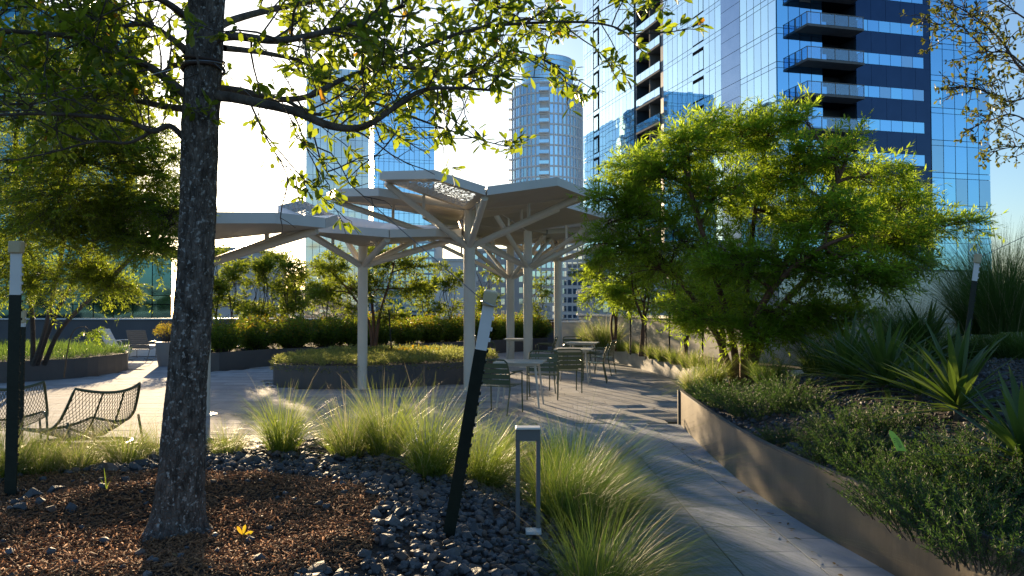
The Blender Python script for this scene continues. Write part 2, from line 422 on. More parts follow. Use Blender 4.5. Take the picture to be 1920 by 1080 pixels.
# ================================================================== SETTING
g = MB(); g.add([(-3000, -800, -30), (3000, -800, -30), (3000, 4500, -30), (-3000, 4500, -30)], [(0, 1, 2, 3)])
g.build('ground', m_asphalt, kind='structure')
g = MB(); g.prism([(-34, -12), (30, -12), (30, 34.2), (-34, 34.2)], -30, -.034)
patio = g.build('patio', m_joint, kind='structure')
# pavers: long narrow units across the patio, square slabs along the path
boxes = []
row = 0; y = 7.9
while y < 34:
    x = -17 + (row % 3) * .3
    while x < 6.5:
        cx, cy = x + .45, y + .17
        if not (cx - .44 < 2.45 and cx + .44 > .35 and cy < 11.15) and not (inside(BED, cx, cy) and edge_dist(BED, cx, cy) > .6) and not inside(PLANT_R, cx, cy) and not inside(KIDNEY, cx, cy) and not inside(ISLAND, cx, cy) and not inside(BACKP, cx, cy):
            boxes.append((V(cx, cy, -.016 + U(-.0015, .0015)), V(.446, 0, 0), V(0, .166, 0), V(0, 0, .016)))
        elif cy < 11.15 and cx - .42 < .35 and cx + .44 > .35 and not (inside(BED, cx - .3, cy) and edge_dist(BED, cx - .3, cy) > .6):
            boxes.append((V((cx - .446 + .338) / 2, cy, -.016), V((.338 - cx + .446) / 2, 0, 0), V(0, .166, 0), V(0, 0, .016)))
        x += .9
    y += .34; row += 1
pieces(patio, 'paver', boxes, m_paver, 290)
g = MB(); g.add([(.2, 1.2, -.029), (2.5, 1.2, -.029), (2.5, 11.3, -.029), (.2, 11.3, -.029)], [(0, 1, 2, 3)])
path = g.build('path', m_joint, kind='structure')
boxes = []; col = 0; x = .35
while x < 2.45:
    y = 1.6 + (col % 2) * .31
    while y < 11.0:
        boxes.append((V(x + .26, y + .31, -.013 + U(-.001, .001)), V(.2545, 0, 0), V(0, .3045, 0), V(0, 0, .014)))
        y += .62
    x += .52; col += 1
pieces(path, 'paver', boxes, m_path, 290)

# ------------------------------------------------------------------ walls and planters
t = thing('parapet_wall', 'long dark grey parapet wall with pale coping behind the hedge and lounge chairs', 'wall', (0, 34.3, 0))
g = MB(); g.box((-14.2, 0, .58), (34.6, .2, 1.16)); g.build('wall_panel', m_wall_dark, t)
g = MB(); g.box((-14.2, 0, 1.19), (34.6, .34, .06)); g.build('coping', m_coping, t)
t = thing('concrete_wall', 'sunlit pale concrete boundary wall behind the small trees on the right', 'wall')
g = MB(); ribbon_wall(g, WALL_R, 0, 1.34, .2); g.build('wall_panel', m_concrete, t)
g = MB(); ribbon_wall(g, WALL_R, 1.342, 1.42, .34); g.build('coping', m_coping, t)
t = thing('concrete_block', 'low grey concrete block wall standing in the corner beyond the far post', 'wall', (2.15, 29.2, 0))
g = MB(); g.box((0, 0, .56), (1.1, 1.3, 1.12)); g.build('block', m_concrete, t, bevel=.01)
g = MB(); g.box((0, 0, 1.15), (1.16, 1.36, .05)); g.build('coping', m_coping, t)
t = thing('wall_lamp', 'small brown box lamp fixed at the end of the back planter', 'lamp', (1.72, 31.2, 1.0))
g = MB(); g.box((0, 0, 0), (.34, .2, .22)); g.build('housing', m_redbark, t, bevel=.01)
g = MB(); g.box((.0, 0, .125), (.38, .24, .02)); g.build('lid', m_coping, t)
g = MB(); g.box((.05, .06, -.55), (.06, .06, .9)); g.build('post', m_grey, t)

def planter(name, label, poly, z1, m, th, zsoil, parts=True):
    t = thing(name, label, 'planter')
    g = MB(); ribbon_wall(g, poly, -.02, z1, th, True); g.build('planter_wall', m, t)
    g = MB(); g.prism(poly, -.02, zsoil); g.build('soil', m_soil, t)
    return t
kid = planter('planter', 'curved dark steel planter with soft green grasses at the left edge', KIDNEY, .46, m_steel, .015, .40)
isl = planter('planter', 'oval dark steel island planter with trailing green cover behind the slim post', ISLAND, .46, m_steel, .015, .41)
bak = planter('planter', 'long dark steel planter under the red tipped hedge along the back wall', BACKP, .48, m_steel, .015, .42)
t = thing('planter', 'pale curved concrete planter with tufts of grass beside the far tables', 'planter')
g = MB(); ribbon_wall(g, CONC_FRONT, -.02, .47, .12); g.build('planter_wall', m_concrete, t)
soilpoly = [(p[0] + .02, p[1]) for p in CONC_FRONT] + [(14, 15.0), (8.5, 15.7), (6.5, 16.4), (5.4, 18.5), (4.4, 23), (3.6, 28)]
g = MB(); g.prism(soilpoly, -.02, .40); g.build('soil', m_soil, t)
t = thing('planter', 'long low planter of weathered grey brown steel edging the path on the right', 'planter')
g = MB(); ribbon_wall(g, smooth_poly(PLANT_R[:8], False, 6), -.02, .47, .012); ribbon_wall(g, [(2.357, 11.2), (2.75, 11.75), (4, 13.2), (7, 13.8), (13, 12.6)], -.02, .47, .012)
g.build('planter_wall', m_steel_tan, t)
g = MB(); ribbon_wall(g, [(p[0] + .014, p[1]) for p in smooth_poly(PLANT_R[:8], False, 6)], .458, .474, .05); g.build('lip', m_steel, t)
g = MB(); g.box((2.345, 11.19, .225), (.07, .05, .5)); g.build('corner_angle', m_steel, t)
right_bed = terrain('soil', PLANT_S, zright, .16, m_soil, t, snap=True)
right_planter = t

# ------------------------------------------------------------------ left bed: gravel and mulch mound
bed = terrain('gravel_bed', BED, zbed, .07, m_mulchbase, kind='structure')
def rock_mesh(i, m):
    bm = bmesh.new(); r = random.Random(i)
    for k in range(15):
        v = Vector((r.gauss(0, 1), r.gauss(0, 1), r.gauss(0, 1))).normalized() * r.uniform(.8, 1.05)
        bm.verts.new((v.x, v.y * r.uniform(.72, .9), v.z * .68))
    res = bmesh.ops.convex_hull(bm, input=bm.verts[:])
    bmesh.ops.delete(bm, geom=[e for e in res['geom_interior'] if isinstance(e, bmesh.types.BMVert)], context='VERTS')
    bmesh.ops.triangulate(bm, faces=bm.faces[:])
    me = bpy.data.meshes.new('stone'); bm.to_mesh(me); bm.free(); me.materials.append(m)
    return me
ROCKS = [rock_mesh(i, m_rock) for i in range(14)] + [rock_mesh(40 + i, m_rockwarm) for i in range(4)]
ROCK_NP = []
for me in ROCKS:
    v = np.empty(len(me.vertices) * 3); me.vertices.foreach_get('co', v)
    ROCK_NP.append((v.reshape(-1, 3), np.array([p.vertices[:] for p in me.polygons])))
def scatter_stones(parent, pts, limit):
    """pts: (x, y, z, size)"""
    order = []
    for p in pts:
        q = proj(p[:3]); s = -1
        if q and -30 < q[0] < 1950 and -30 < q[1] < 1110: s = p[3] / q[2]
        order.append(s)
    idx = sorted(range(len(pts)), key=lambda i: -order[i])
    vs = {}; 
    for r, i in enumerate(idx):
        x, y, z, s = pts[i]
        k = random.randrange(len(ROCKS))
        rot = Matrix.Rotation(U(0, 6.28), 3, 'Z') @ Matrix.Rotation(U(-.5, .5), 3, 'X') @ Matrix.Rotation(U(-.5, .5), 3, 'Y')
        if r < limit and order[i] > 0:
            o = obj('stone', ROCKS[k], parent); M = (rot * s).to_4x4(); M.translation = (x, y, z + s * .25); o.matrix_local = M
        else:
            b, f = ROCK_NP[k]; wv = b @ (np.array(rot).T * s) + np.array([x, y, z + s * .25])
            key = k >= 14
            vs.setdefault(key, ([], [], [0]))
            A = vs[key]; A[1].append(f + A[2][0]); A[0].append(wv); A[2][0] += len(b)
    for key, A in vs.items():
        obj('gravel', mesh_np('gravel', np.concatenate(A[0]), [np.concatenate(A[1])], m_rockwarm if key else m_rock), parent, kind='stuff')
pts = []
while len(pts) < 9600:
    x, y = U(-4.6, .8), U(2.4, 7.9)
    q = proj((x, y, .45))
    if not q or q[0] < -60 or q[1] > 1160: continue
    if not inside(BED, x, y): continue
    if mulch_mask(x, y) and random.random() > .035: continue
    d = edge_dist(BED, x, y)
    if d < .12: continue
    s = random.choice([.013, .016, .02, .024, .028, .034]) * U(.8, 1.25)
    if random.random() < .05: s *= 1.7
    pts.append((x, y, zbed(x, y) + U(-.004, .012), s))
for px, py, s in [(60, 935, .075), (105, 925, .06), (20, 930, .06), (135, 960, .05), (40, 960, .05), (208, 885, .07), (235, 905, .05), (95, 965, .045), (735, 985, .062), (610, 860, .05), (450, 860, .06), (480, 870, .05), (790, 940, .05)]:
    for k in range(60):
        Y = 3.2 + k * .07; p = at(px, py, Y)
        if inside(BED, p.x, p.y) and p.z < zbed(p.x, p.y): break
    pts.append((p.x, p.y, zbed(p.x, p.y), s))
scatter_stones(bed, pts, 300)
# mulch chips
n = 30000; xy = []
while len(xy) < n:
    x, y = U(-4.8, -.4), U(2.3, 5.9)
    if mulch_mask(x, y) and inside(BED, x, y):
        q = proj((x, y, .45))
        if q and q[0] > -80: xy.append((x, y, zbed(x, y) + U(0, .012)))
P = np.array(xy); ang = RNG.uniform(0, 2 * PI, n); L = RNG.uniform(.012, .05, n) * RNG.choice([.7, 1, 1.8], n, p=[.5, .38, .12]); Wd = RNG.uniform(.0015, .0055, n); tl = RNG.normal(0, .38, n)
D = np.stack([np.cos(ang) * np.cos(tl), np.sin(ang) * np.cos(tl), np.sin(tl)], 1); S = np.stack([-np.sin(ang), np.cos(ang), RNG.normal(0, .3, n)], 1); N = np.cross(D, S)
vs = np.stack([P - D * L[:, None] / 2 + S * Wd[:, None], P - D * L[:, None] / 2 - S * Wd[:, None], P - D * L[:, None] / 2 + N * Wd[:, None],
               P + D * L[:, None] / 2 + S * Wd[:, None], P + D * L[:, None] / 2 - S * Wd[:, None], P + D * L[:, None] / 2 + N * Wd[:, None] * 1.0], 1).reshape(-1, 3)
b = np.arange(n)[:, None] * 6
obj('mulch', mesh_np('mulch', vs, [np.concatenate([b + np.array([[0, 1, 4, 3]]), b + np.array([[1, 2, 5, 4]]), b + np.array([[2, 0, 3, 5]])]), np.concatenate([b + np.array([[0, 2, 1]]), b + np.array([[3, 4, 5]])])], m_chip), bed, kind='stuff')
# stones in the right planter
pts = []
while len(pts) < 5200:
    x, y = U(2.2, 8.0), U(3.0, 11.5)
    if not inside(PLANT_R, x, y) or edge_dist(PLANT_R[:12], x, y) < .06: continue
    q = proj((x, y, .6))
    if not q or q[0] > 1990: continue
    pts.append((x, y, zright(x, y), random.choice([.016, .02, .026, .03]) * U(.8, 1.3) * (2.2 if random.random() < .03 else 1)))
scatter_stones(right_planter, pts, 140)

# ------------------------------------------------------------------ buildings
def frame_box(mb, O, u, n, s0, s1, z0, z1, d0, d1):
    """box on a facade: along u from s0 to s1, heights z0..z1, outward offsets d0..d1"""
    c = O + u * ((s0 + s1) / 2) + n * ((d0 + d1) / 2); R = Matrix((u, n, Vector((0, 0, 1)))).transposed()
    mb.box((c.x, c.y, (z0 + z1) / 2), (s1 - s0, d1 - d0, z1 - z0), R)
def pane_box(O, u, n, s0, s1, z0, z1, d0, d1, tilt=.0015):
    c = O + u * ((s0 + s1) / 2) + n * ((d0 + d1) / 2); c = V(c.x, c.y, (z0 + z1) / 2)
    a, b = random.gauss(0, tilt), random.gauss(0, tilt)
    uu = (u + n * a).normalized(); zz = (Vector((0, 0, 1)) + n * b).normalized(); nn = uu.cross(zz)
    return (c, uu * ((s1 - s0) / 2), nn * ((d1 - d0) / 2), zz * ((z1 - z0) / 2))
def vec2(x, y): return Vector((x, y, 0))

# --- tall glass tower on the right
tw = thing('glass_tower', 'tall blue glass tower with stacked balconies and a dark band, right of centre', 'building', (25, 75, 0))
O = vec2(0, 0); ur = vec2(.969, .248).normalized(); nr = vec2(ur.y, -ur.x); ul = vec2(-.266, .964).normalized(); nl_ = vec2(-ul.y, ul.x)
ur, nr, ul, nl_ = Vector(ur), Vector(nr), Vector(ul), Vector(nl_)
FL = [5.5 + 3.25 * k for k in range(16)]; TOP = FL[-1]
# body: core set back .08 behind the panes, with the loggia notches cut out of the plan
def P2(s, t): return O + ur * s + ul * t
core = MB()
plan = [P2(.08, .08), P2(4.95, .08), P2(4.95, 2.4), P2(8.7, 2.4), P2(8.7, .08), P2(24.32, .08), P2(24.32, 51.7), P2(.08, 51.7), P2(.08, 31.9), P2(2.6, 31.9), P2(2.6, 24.7), P2(.08, 24.7)]
core.prism([(p.x, p.y) for p in plan], -30, TOP); core.build('core', m_mullion, tw)
panes = []
def column_panes(O, u, n, s0, s1, floors, lo=.03, hi=2.67, sp=True):
    for z in floors:
        panes.append(pane_box(O, u, n, s0 + .035, s1 - .035, z + lo, z + hi, .0, .05))
        if sp: panes.append(pane_box(O, u, n, s0 + .035, s1 - .035, z + hi + .05, z + 3.25 - .03, .0, .05, .0008))
right_panes = panes
fl = FL[:-1]
for i in range(4): column_panes(O, ur, nr, .02 + i * 1.2325, .02 + (i + 1) * 1.2325, fl)
for i in range(5): column_panes(O, ur, nr, 17.3 + i * 1.42, 17.3 + (i + 1) * 1.42, fl)
for z in fl:
    for i in range(6): panes.append(pane_box(O, ur, nr, 8.75 + i * 1.29, 8.75 + (i + 1) * 1.29 - .05, z + .55, z + 1.62, .02, .07))
RP = panes; panes = []
cols = np.arange(0, 51.7, 1.248)
punch = [(13.5, 16.1), (45.3, 47.0)]
for s in cols:
    s1 = min(s + 1.248, 51.7)
    if s1 <= 0 or (6.2 < s + .6 < 10.1) or (24.7 - .4 < s + .6 < 31.9 + .2): continue
    if any(a - .3 < s + .6 < b_ + .3 for a, b_ in punch): continue
    column_panes(O, -ul if False else ul, nl_, s + .0, s1, fl)
LP = panes
for n_, (a, b_) in enumerate(punch):      # window columns: glass above and below, dark frame between
    for z in fl:
        m_ = (a + b_) / 2
        LP.append(pane_box(O, ul, nl_, a - .25, m_ - .02, z + 2.62, z + 3.2, 0, .05)); LP.append(pane_box(O, ul, nl_, m_ + .02, b_ + .25, z + 2.62, z + 3.2, 0, .05))
G_blind = glass_mat('glass_with_blind', (.40, .70, 1.0), (.42, .50, .58), .55, .03, .010, .35, .1)
rb = random.Random(3); pick = [rb.random() < .09 for _ in RP]
pieces(tw, 'glass_pane', [p for p, k in zip(RP, pick) if not k], G_t1r, 225)
pieces(tw, 'glass_pane', [p for p, k in zip(RP, pick) if k], G_blind, 24)
pieces(tw, 'glass_pane', LP, G_t1, 50)
# dark bands
dk = MB()
frame_box(dk, O, ur, nr, 8.72, 17.26, -2, TOP, .0, .015)
pb = []
for z in fl:
    for i in range(5): pb.append(pane_box(O, ur, nr, 8.74 + i * 1.7, 8.74 + (i + 1) * 1.7 - .03, z + 1.66, z + 3.25 + .5, .016, .035, .0006))
    pb.append(pane_box(O, ur, nr, 16.5, 17.24, z + .53, z + 1.64, .016, .035, .0006))
dk.build('dark_band', m_panel_dark, tw)
pieces(tw, 'cladding_panel', pb, m_panel_dark, 60)
gp = []
for z in fl:
    for k in range(2): gp.append(pane_box(O, ul, nl_, 6.3, 10.05, z + 1.62 * k + .02, z + 1.62 * k + 1.6, 0, .04, .0006))
pieces(tw, 'grey_panel', gp, m_panel_grey, 30)
base = MB(); frame_box(base, O, ur, nr, .0, 24.4, -30, 5.35, .02, .1); frame_box(base, O, ul, nl_, .0, 51.7, -30, 5.35, .02, .1); base.build('stone_base', m_panel_grey, tw)
for z in fl:
    for a, b_ in punch:
        f = MB(); frame_box(f, O, ul, nl_, a - .25, b_ + .25, z + .02, z + 2.57, -.05, .02); fo = f.build('window', m_recess, tw)
        f = MB(); m_ = (a + b_) / 2
        frame_box(f, O, ul, nl_, a + .35, m_ - .05, z + .15, z + 2.2, .022, .05); frame_box(f, O, ul, nl_, m_ + .05, b_ + .1, z + .15, z + 2.2, .022, .05); f.build('pane', G_t1, fo)
# balconies on the right face
for z in fl:
    bl = MB(); frame_box(bl, O, ur, nr, 1.95, 8.1, z - .30, z - .08, .06, 2.0); bo = bl.build('balcony', m_slab, tw)
    rl = MB()
    for s in (1.99, 3.45, 4.95, 6.45, 8.06): frame_box(rl, O, ur, nr, s - .03, s + .03, z - .08, z + 1.0, 1.9, 1.96)
    for d in (.1, 1.0): 
        for s in (1.99, 8.06): frame_box(rl, O, ur, nr, s - .03, s + .03, z - .08, z + 1.0, d, d + .06)
    frame_box(rl, O, ur, nr, 1.93, 8.12, z + 1.0, z + 1.05, 1.89, 1.97)
    for s in (1.99, 8.06): frame_box(rl, O, ur, nr, s - .03, s + .03, z + 1.001, z + 1.051, .06, 1.888)
    rl.build('railing', m_taupe, bo)
    gl = MB(); frame_box(gl, O, ur, nr, 2.03, 8.02, z - .02, z + .97, 1.925, 1.937)
    for s in (1.99, 8.06): frame_box(gl, O, ur, nr, s - .006, s + .006, z - .02, z + .97, .17, 1.88)
    gl.build('rail_glass', m_railglass, bo)
    # loggia interior: floor, door glass
    lg = MB(); frame_box(lg, O, ur, nr, 5.0, 8.66, z - .28, z - .06, -2.3, .04); lg.build('loggia_floor', m_recess, tw)
    dg = MB(); frame_box(dg, O, ur, nr, 5.1, 6.2, z, z + 1.95, -2.34, -2.28); frame_box(dg, O, ur, nr, 6.26, 7.3, z, z + 1.95, -2.34, -2.28); frame_box(dg, O, ur, nr, 7.7, 8.6, z, z + 1.95, -2.34, -2.28)
    dg.build('loggia_door', G_t1r, tw)
    # inset balconies of the left face
    bl = MB(); frame_box(bl, O, ul, nl_, 24.75, 31.85, z - .25, z, -2.5, .06); bo = bl.build('inset_balcony', m_slab, tw)
    for k in range(5):
        gl = MB(); frame_box(gl, O, ul, nl_, 24.8 + k * 1.41, 24.8 + k * 1.41 + 1.35, z + .05, z + 1.05, .0, .03); gl.build('rail_panel', G_t1, bo)
    bl = MB(); frame_box(bl, O, ul, nl_, 28.2, 28.5, z + .0, z + 3.0, -2.5, -.3); bl.build('divider', m_slab, bo)

def tower(name, label, Ox, Oy, u, width, depth, z0, z1, pitch, colw, G, limit, body=m_mullion, spand=.22, gapx=.03, gapz=.05, lo=0):
    t = thing(name, label, 'building', (Ox, Oy, 0)); u = Vector(u).normalized(); n = vec2(u.y, -u.x); b = -n; O = vec2(0, 0)
    g = MB(); pl = [O + b * .06, O + u * width + b * .06, O + u * (width - .06) + b * depth, O + u * .06 + b * depth]
    g.prism([(p.x, p.y) for p in pl], -30, z1 + .04); g.build('core', body, t)
    bx = []
    nz = int((z1 - z0) / pitch); z0 = z1 - nz * pitch; nx = max(1, round(width / colw)); cw = width / nx
    for k in range(nz):
        z = z0 + k * pitch
        for i in range(nx):
            bx.append(pane_box(O, u, n, i * cw + gapx, (i + 1) * cw - gapx, z + gapz, z + pitch * (1 - spand), 0, .05))
            if spand: bx.append(pane_box(O, u, n, i * cw + gapx, (i + 1) * cw - gapx, z + pitch * (1 - spand) + gapz, z + pitch, 0, .05))
    pieces(t, 'glass_pane', bx, G, limit)
    # right flank, seen mirrored in the neighbouring tower
    v = b; n2 = u; O2 = O + u * width; bx = []
    nx2 = max(1, round(depth / (colw * 1.6))); cw = depth / nx2
    for k in range(nz):
        z = z0 + k * pitch
        for i in range(nx2): bx.append(pane_box(O2, v, n2, i * cw + gapx, (i + 1) * cw - gapx, z + gapz, z + pitch - gapz, 0, .05, .003))
    pieces(t, 'flank_pane', bx, G, 0)
    return t
uu = (.969, .248, 0)
tower('glass_tower', 'blue mirror glass tower directly behind the pavilion roof, left of the curved tower', -22.7, 130.6, uu, 10.0, 40, -20, 41.2, 2.12, .84, G_blue, 220)
tower('glass_tower', 'pale grey glass tower with wavy reflections beside the blue mirror tower', -29.5, 114, uu, 8.9, 12, -18, 36.5, 2.6, .95, G_wavy, 120, spand=0, body=m_grey_bldg)
# dark tower on the far left and its podium
tower('office_block', 'dark glass office tower glimpsed through the foliage at the far left', -29.2 - .86 * 36, 62 - .51 * 36, (.86, .51, 0), 36, 14, -20, 24, 3.2, 1.6, G_teal, 40, body=m_recess)
tower('podium_building', 'teal glass podium behind the feathery tree, just left of the trunk', -25.6 - .86 * 9, 60 - .51 * 9, (.86, .51, 0), 9, 8, -20, 5.6, 3.0, 1.3, G_teal, 20, body=m_recess)
# low buildings beyond the parapet
def low_block(name, label, px0, px1, ytop, Y, m, nwx, nwz, G=None, zb=-4, win=(.6, .6)):
    a = at(px0, ytop, Y); b_ = at(px1, ytop, Y); t = thing(name, label, 'building', (a.x, Y, 0)); W_ = b_.x - a.x; H = a.z
    g = MB(); g.box((W_ / 2, 7.5, (H - 30) / 2), (W_, 15, H + 30)); g.build('wall', m, t)
    g = MB(); g.box((W_ / 2, 7.5, H + .2), (W_ + .4, 15.4, .4)); g.build('roof_edge', m_coping, t)
    bx = []; u = vec2(1, 0); n = vec2(0, -1); cw = W_ / nwx; ch = (H - zb) / nwz
    for i in range(nwx):
        for k in range(nwz):
            bx.append(pane_box(vec2(0, 0), u, n, (i + .5 - win[0] / 2) * cw, (i + .5 + win[0] / 2) * cw, zb + (k + .5 - win[1] / 2) * ch, zb + (k + .5 + win[1] / 2) * ch, -.05, .06))
    pieces(t, 'window', bx, G or G_res, 60)
    return t
low_block('white_building', 'bright white building behind the thin trees just right of the trunk', 392, 470, 470, 95, m_white_bldg, 3, 5, G_wavy, win=(.86, .3))
low_block('grey_building', 'pale grey building with small windows behind the small dark tree', 472, 640, 548, 120, m_resframe, 14, 5, G_wavy, win=(.86, .78))
low_block('office_block', 'blue gridded office block seen under the canopy left of the tall post', 640, 815, 440, 125, m_resframe, 16, 14, G_blue, win=(.8, .7))
low_block('white_building', 'plain white building between the posts with a young tree in front', 812, 884, 490, 110, m_white_bldg, 2, 3, G_wavy, win=(.25, .3))
low_block('grey_building', 'grey building seen between the two slim far posts', 884, 985, 470, 140, m_grey_bldg, 6, 8, G_res, win=(.4, .5))
low_block('apartment_block', 'pale gridded apartment block with blue windows between the far posts', 985, 1112, 440, 150, m_resframe, 13, 12, G_res, win=(.72, .62))
low_block('grey_building', 'low grey building behind the trees under the big tower', 1112, 1300, 545, 66, m_grey_bldg, 12, 3, G_res, win=(.6, .5))

# --- curved residential tower
D0 = 240; cx = (1028 - 960) / F * D0; a = at(960, 150, D0); ztop = at(960, 156, D0).z; R0 = 11.3
t = thing('curved_tower', 'pale curved residential tower with a blue glass crown and a column of balconies', 'building', (cx, D0 + 9, 0))
def arc(r, a0, a1, k): return [(r * math.sin(a0 + (a1 - a0) * i / k), -r * math.cos(a0 + (a1 - a0) * i / k)) for i in range(k + 1)]
A0 = -1.35; A1 = 1.4
g = MB(); g.prism(arc(R0 - .4, A0, A1, 24) + [(R0 - 1, 14), (-R0 + 1, 14)], -30, ztop); g.build('core', m_resframe, t)
pitch = 3.15; nfl = 25
bands = MB(); 
for k in range(nfl + 1):
    z = ztop - k * pitch
    b0 = MB(); b0.prism(arc(R0, A0, A1, 24) + arc(R0 - .38, A1, A0, 24), z - .5, z); b0.build('floor_band', m_resframe, t)
colm = MB(); acol = np.linspace(A0, A1, 23)
for i, aa in enumerate(acol):
    if -.25 < aa < .02 or (i % 2 and aa < -.5): continue
    x, y = R0 * math.sin(aa), -R0 * math.cos(aa)
    colm.box((x * .985, y * .985, (ztop - nfl * pitch + ztop) / 2), (.42, .42, nfl * pitch), Matrix.Rotation(aa, 3, 'Z'))
colm.build('pier', m_resframe, t)
bx = []
for k in range(nfl):
    for i in range(22):
        aa = (acol[i] + acol[i + 1]) / 2
        if -.26 < aa < .02: continue
        c = V((R0 - .28) * math.sin(aa), -(R0 - .28) * math.cos(aa), ztop - k * pitch - .5 - (pitch - .5) / 2); tg = V(math.cos(aa), math.sin(aa), 0); nn = V(math.sin(aa), -math.cos(aa), 0)
        s_ = (acol[1] - acol[0]) * R0 / 2 - .12
        bx.append((c, (tg + nn * random.gauss(0, .02)) * s_, nn * .05, V(0, 0, (pitch - .55) / 2)))
pieces(t, 'window', bx, G_res, 240)
for k in range(nfl):
    z = ztop - k * pitch - pitch; aa = -.12
    c = V((R0 + .15) * math.sin(aa), -(R0 + .15) * math.cos(aa), z + .1)
    bl = MB(); bl.box(c, (2.9, 1.6, .25), Matrix.Rotation(aa, 3, 'Z')); bo = bl.build('balcony', m_resframe, t)
    gl = MB(); gl.box(c + V(0, -.78, .62), (2.9, .06, .95), Matrix.Rotation(aa, 3, 'Z')); gl.build('rail_panel', G_res, bo)
    bl = MB(); bl.box((-R0 * .985, -1.6, z + .1), (1.6, 2.2, .25)); bl.build('side_balcony', m_resframe, t)
zc = at(960, 100, D0).z
g = MB(); g.prism(arc(R0 * .73, -1.5, 1.5, 20) + [(R0 * .7, 10), (-R0 * .7, 10)], ztop, zc); g.build('crown_glass', G_res, t, )
for k in range(6):
    z = ztop + (zc - ztop) * (k + 1) / 6
    b0 = MB(); b0.prism(arc(R0 * .735, -1.5, 1.5, 20) + arc(R0 * .70, 1.5, -1.5, 20), z - .15, z + .05); b0.build('crown_band', m_resframe, t)

# ------------------------------------------------------------------ pavilion canopies
def canopy(label, px, Y, hub_py, zs, zt, rot, R=2.35, Rt=2.35, r_post=.115, perf=(), zc=None, th=.15, angs=None, tips=None, step={}, group='steel tree canopies of the pavilion'):
    b = at(px, 580, Y); hz = at(px, hub_py, Y).z
    t = thing('shade_canopy', label, 'canopy', (b.x, Y, 0), 0, group)
    zc = zc or (sum(zs) / 6 - .1)
    g = MB(); g.tube([(0, 0, -.02), (0, 0, hz)], r_post, 20); g.build('post', m_paint, t, smooth=True)
    g = MB(); g.tube([(0, 0, hz), (0, 0, zc)], r_post * .92, 20); g.build('upper_post', m_paint, t, smooth=True)
    g = MB(); g.tube([(0, 0, hz - .03), (0, 0, hz + .05)], r_post * 1.12, 20); g.build('collar', m_paint, t, smooth=True)
    g = MB(); g.tube([(0, 0, 0), (0, 0, .015)], r_post * 1.9, 20); g.build('base_plate', m_paint, t, smooth=True)
    ang = [(rot or 0) + k * PI / 3 for k in range(6)]; Rs = R if isinstance(R, list) else [R] * 6; Rts = Rt if isinstance(Rt, list) else [Rt] * 6
    if angs: ang = [math.radians(x) for x in angs]
    for k in range(6):
        a0, a1 = ang[k], ang[(k + 1) % 6]; e = .006
        if a1 < a0: a1 += 2 * PI
        am = math.radians(tips[k]) if tips and tips[k] is not None else (a0 + a1) / 2; za, zb_ = step.get(k, (zs[k], zs[(k + 1) % 6]))
        ca, cb = a0 + e, a1 - e
        pts = [(.05 * math.cos(am), .05 * math.sin(am), zc), (Rs[k] * math.cos(ca), Rs[k] * math.sin(ca), za), (Rts[k] * math.cos(am), Rts[k] * math.sin(am), zt[k]), (Rs[(k + 1) % 6] * math.cos(cb), Rs[(k + 1) % 6] * math.sin(cb), zb_)]
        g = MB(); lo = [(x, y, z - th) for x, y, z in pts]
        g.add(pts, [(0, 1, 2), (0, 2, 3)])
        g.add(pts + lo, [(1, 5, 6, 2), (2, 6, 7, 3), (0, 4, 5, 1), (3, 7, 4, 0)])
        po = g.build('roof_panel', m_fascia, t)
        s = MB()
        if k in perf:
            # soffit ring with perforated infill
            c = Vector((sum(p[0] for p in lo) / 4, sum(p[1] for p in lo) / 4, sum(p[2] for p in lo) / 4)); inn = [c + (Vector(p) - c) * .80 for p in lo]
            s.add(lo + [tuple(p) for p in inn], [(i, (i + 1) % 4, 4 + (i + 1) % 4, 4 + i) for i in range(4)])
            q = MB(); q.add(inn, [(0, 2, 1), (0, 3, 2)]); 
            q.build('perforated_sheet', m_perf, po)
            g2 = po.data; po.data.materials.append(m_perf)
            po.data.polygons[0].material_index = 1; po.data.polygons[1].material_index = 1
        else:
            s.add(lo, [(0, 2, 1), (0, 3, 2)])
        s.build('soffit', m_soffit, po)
    for k in range(6):
        a0 = ang[k]; Rk = Rs[k]; e = Vector((Rk * .93 * math.cos(a0), Rk * .93 * math.sin(a0), zc + (zs[k] - zc) * .93 - th - .02)); s0 = Vector((r_post * .7 * math.cos(a0), r_post * .7 * math.sin(a0), hz + .03))
        g = MB(); g.tube([s0, s0 + (e - s0) * .5, e], .062, 10); so_ = g.build('strut', m_paint, t, smooth=True)
        m_ = s0 + (e - s0) * .55; zz = zc + (zs[k] - zc) * (math.hypot(m_.x, m_.y) / Rk) - th
        g = MB(); g.tube([(m_.x, m_.y, m_.z + .03), (m_.x, m_.y, zz)], .03, 8); g.build('hanger', m_paint, so_, smooth=True)
    return t
d = math.radians
canopy('front canopy with the highest roof and a glowing perforated panel, on the thickest pale post', 880, 15.8, 464, [4.09, 3.68, 3.88, 3.95, 3.75, 4.05], [3.95, 3.92, 4.0, 3.95, 3.95, 3.90], None, [2.1, 2.35, 2.35, 2.5, 2.4, 3.2], [2.42, 2.45, 2.5, 2.5, 2.6, 2.6], .112, (0,), 3.70, angs=[-138, -80, -20, 38, 98, 162], tips=[-101, -48, None, None, None, -167], step={5: (4.05, 3.80)})
canopy('low canopy on the slim post in front of the oval island planter', 680, 16.2, 500, [3.20, 3.08, 3.2, 3.5, 3.75, 3.72], [3.14, 3.14, 3.35, 3.6, 3.95, 3.5], d(-122), [1.6, 1.6, 2.0, 2.3, 2.1, 1.75], [1.5, 1.85, 2.2, 2.3, 1.75, 1.7], .10, (4,), 3.02)
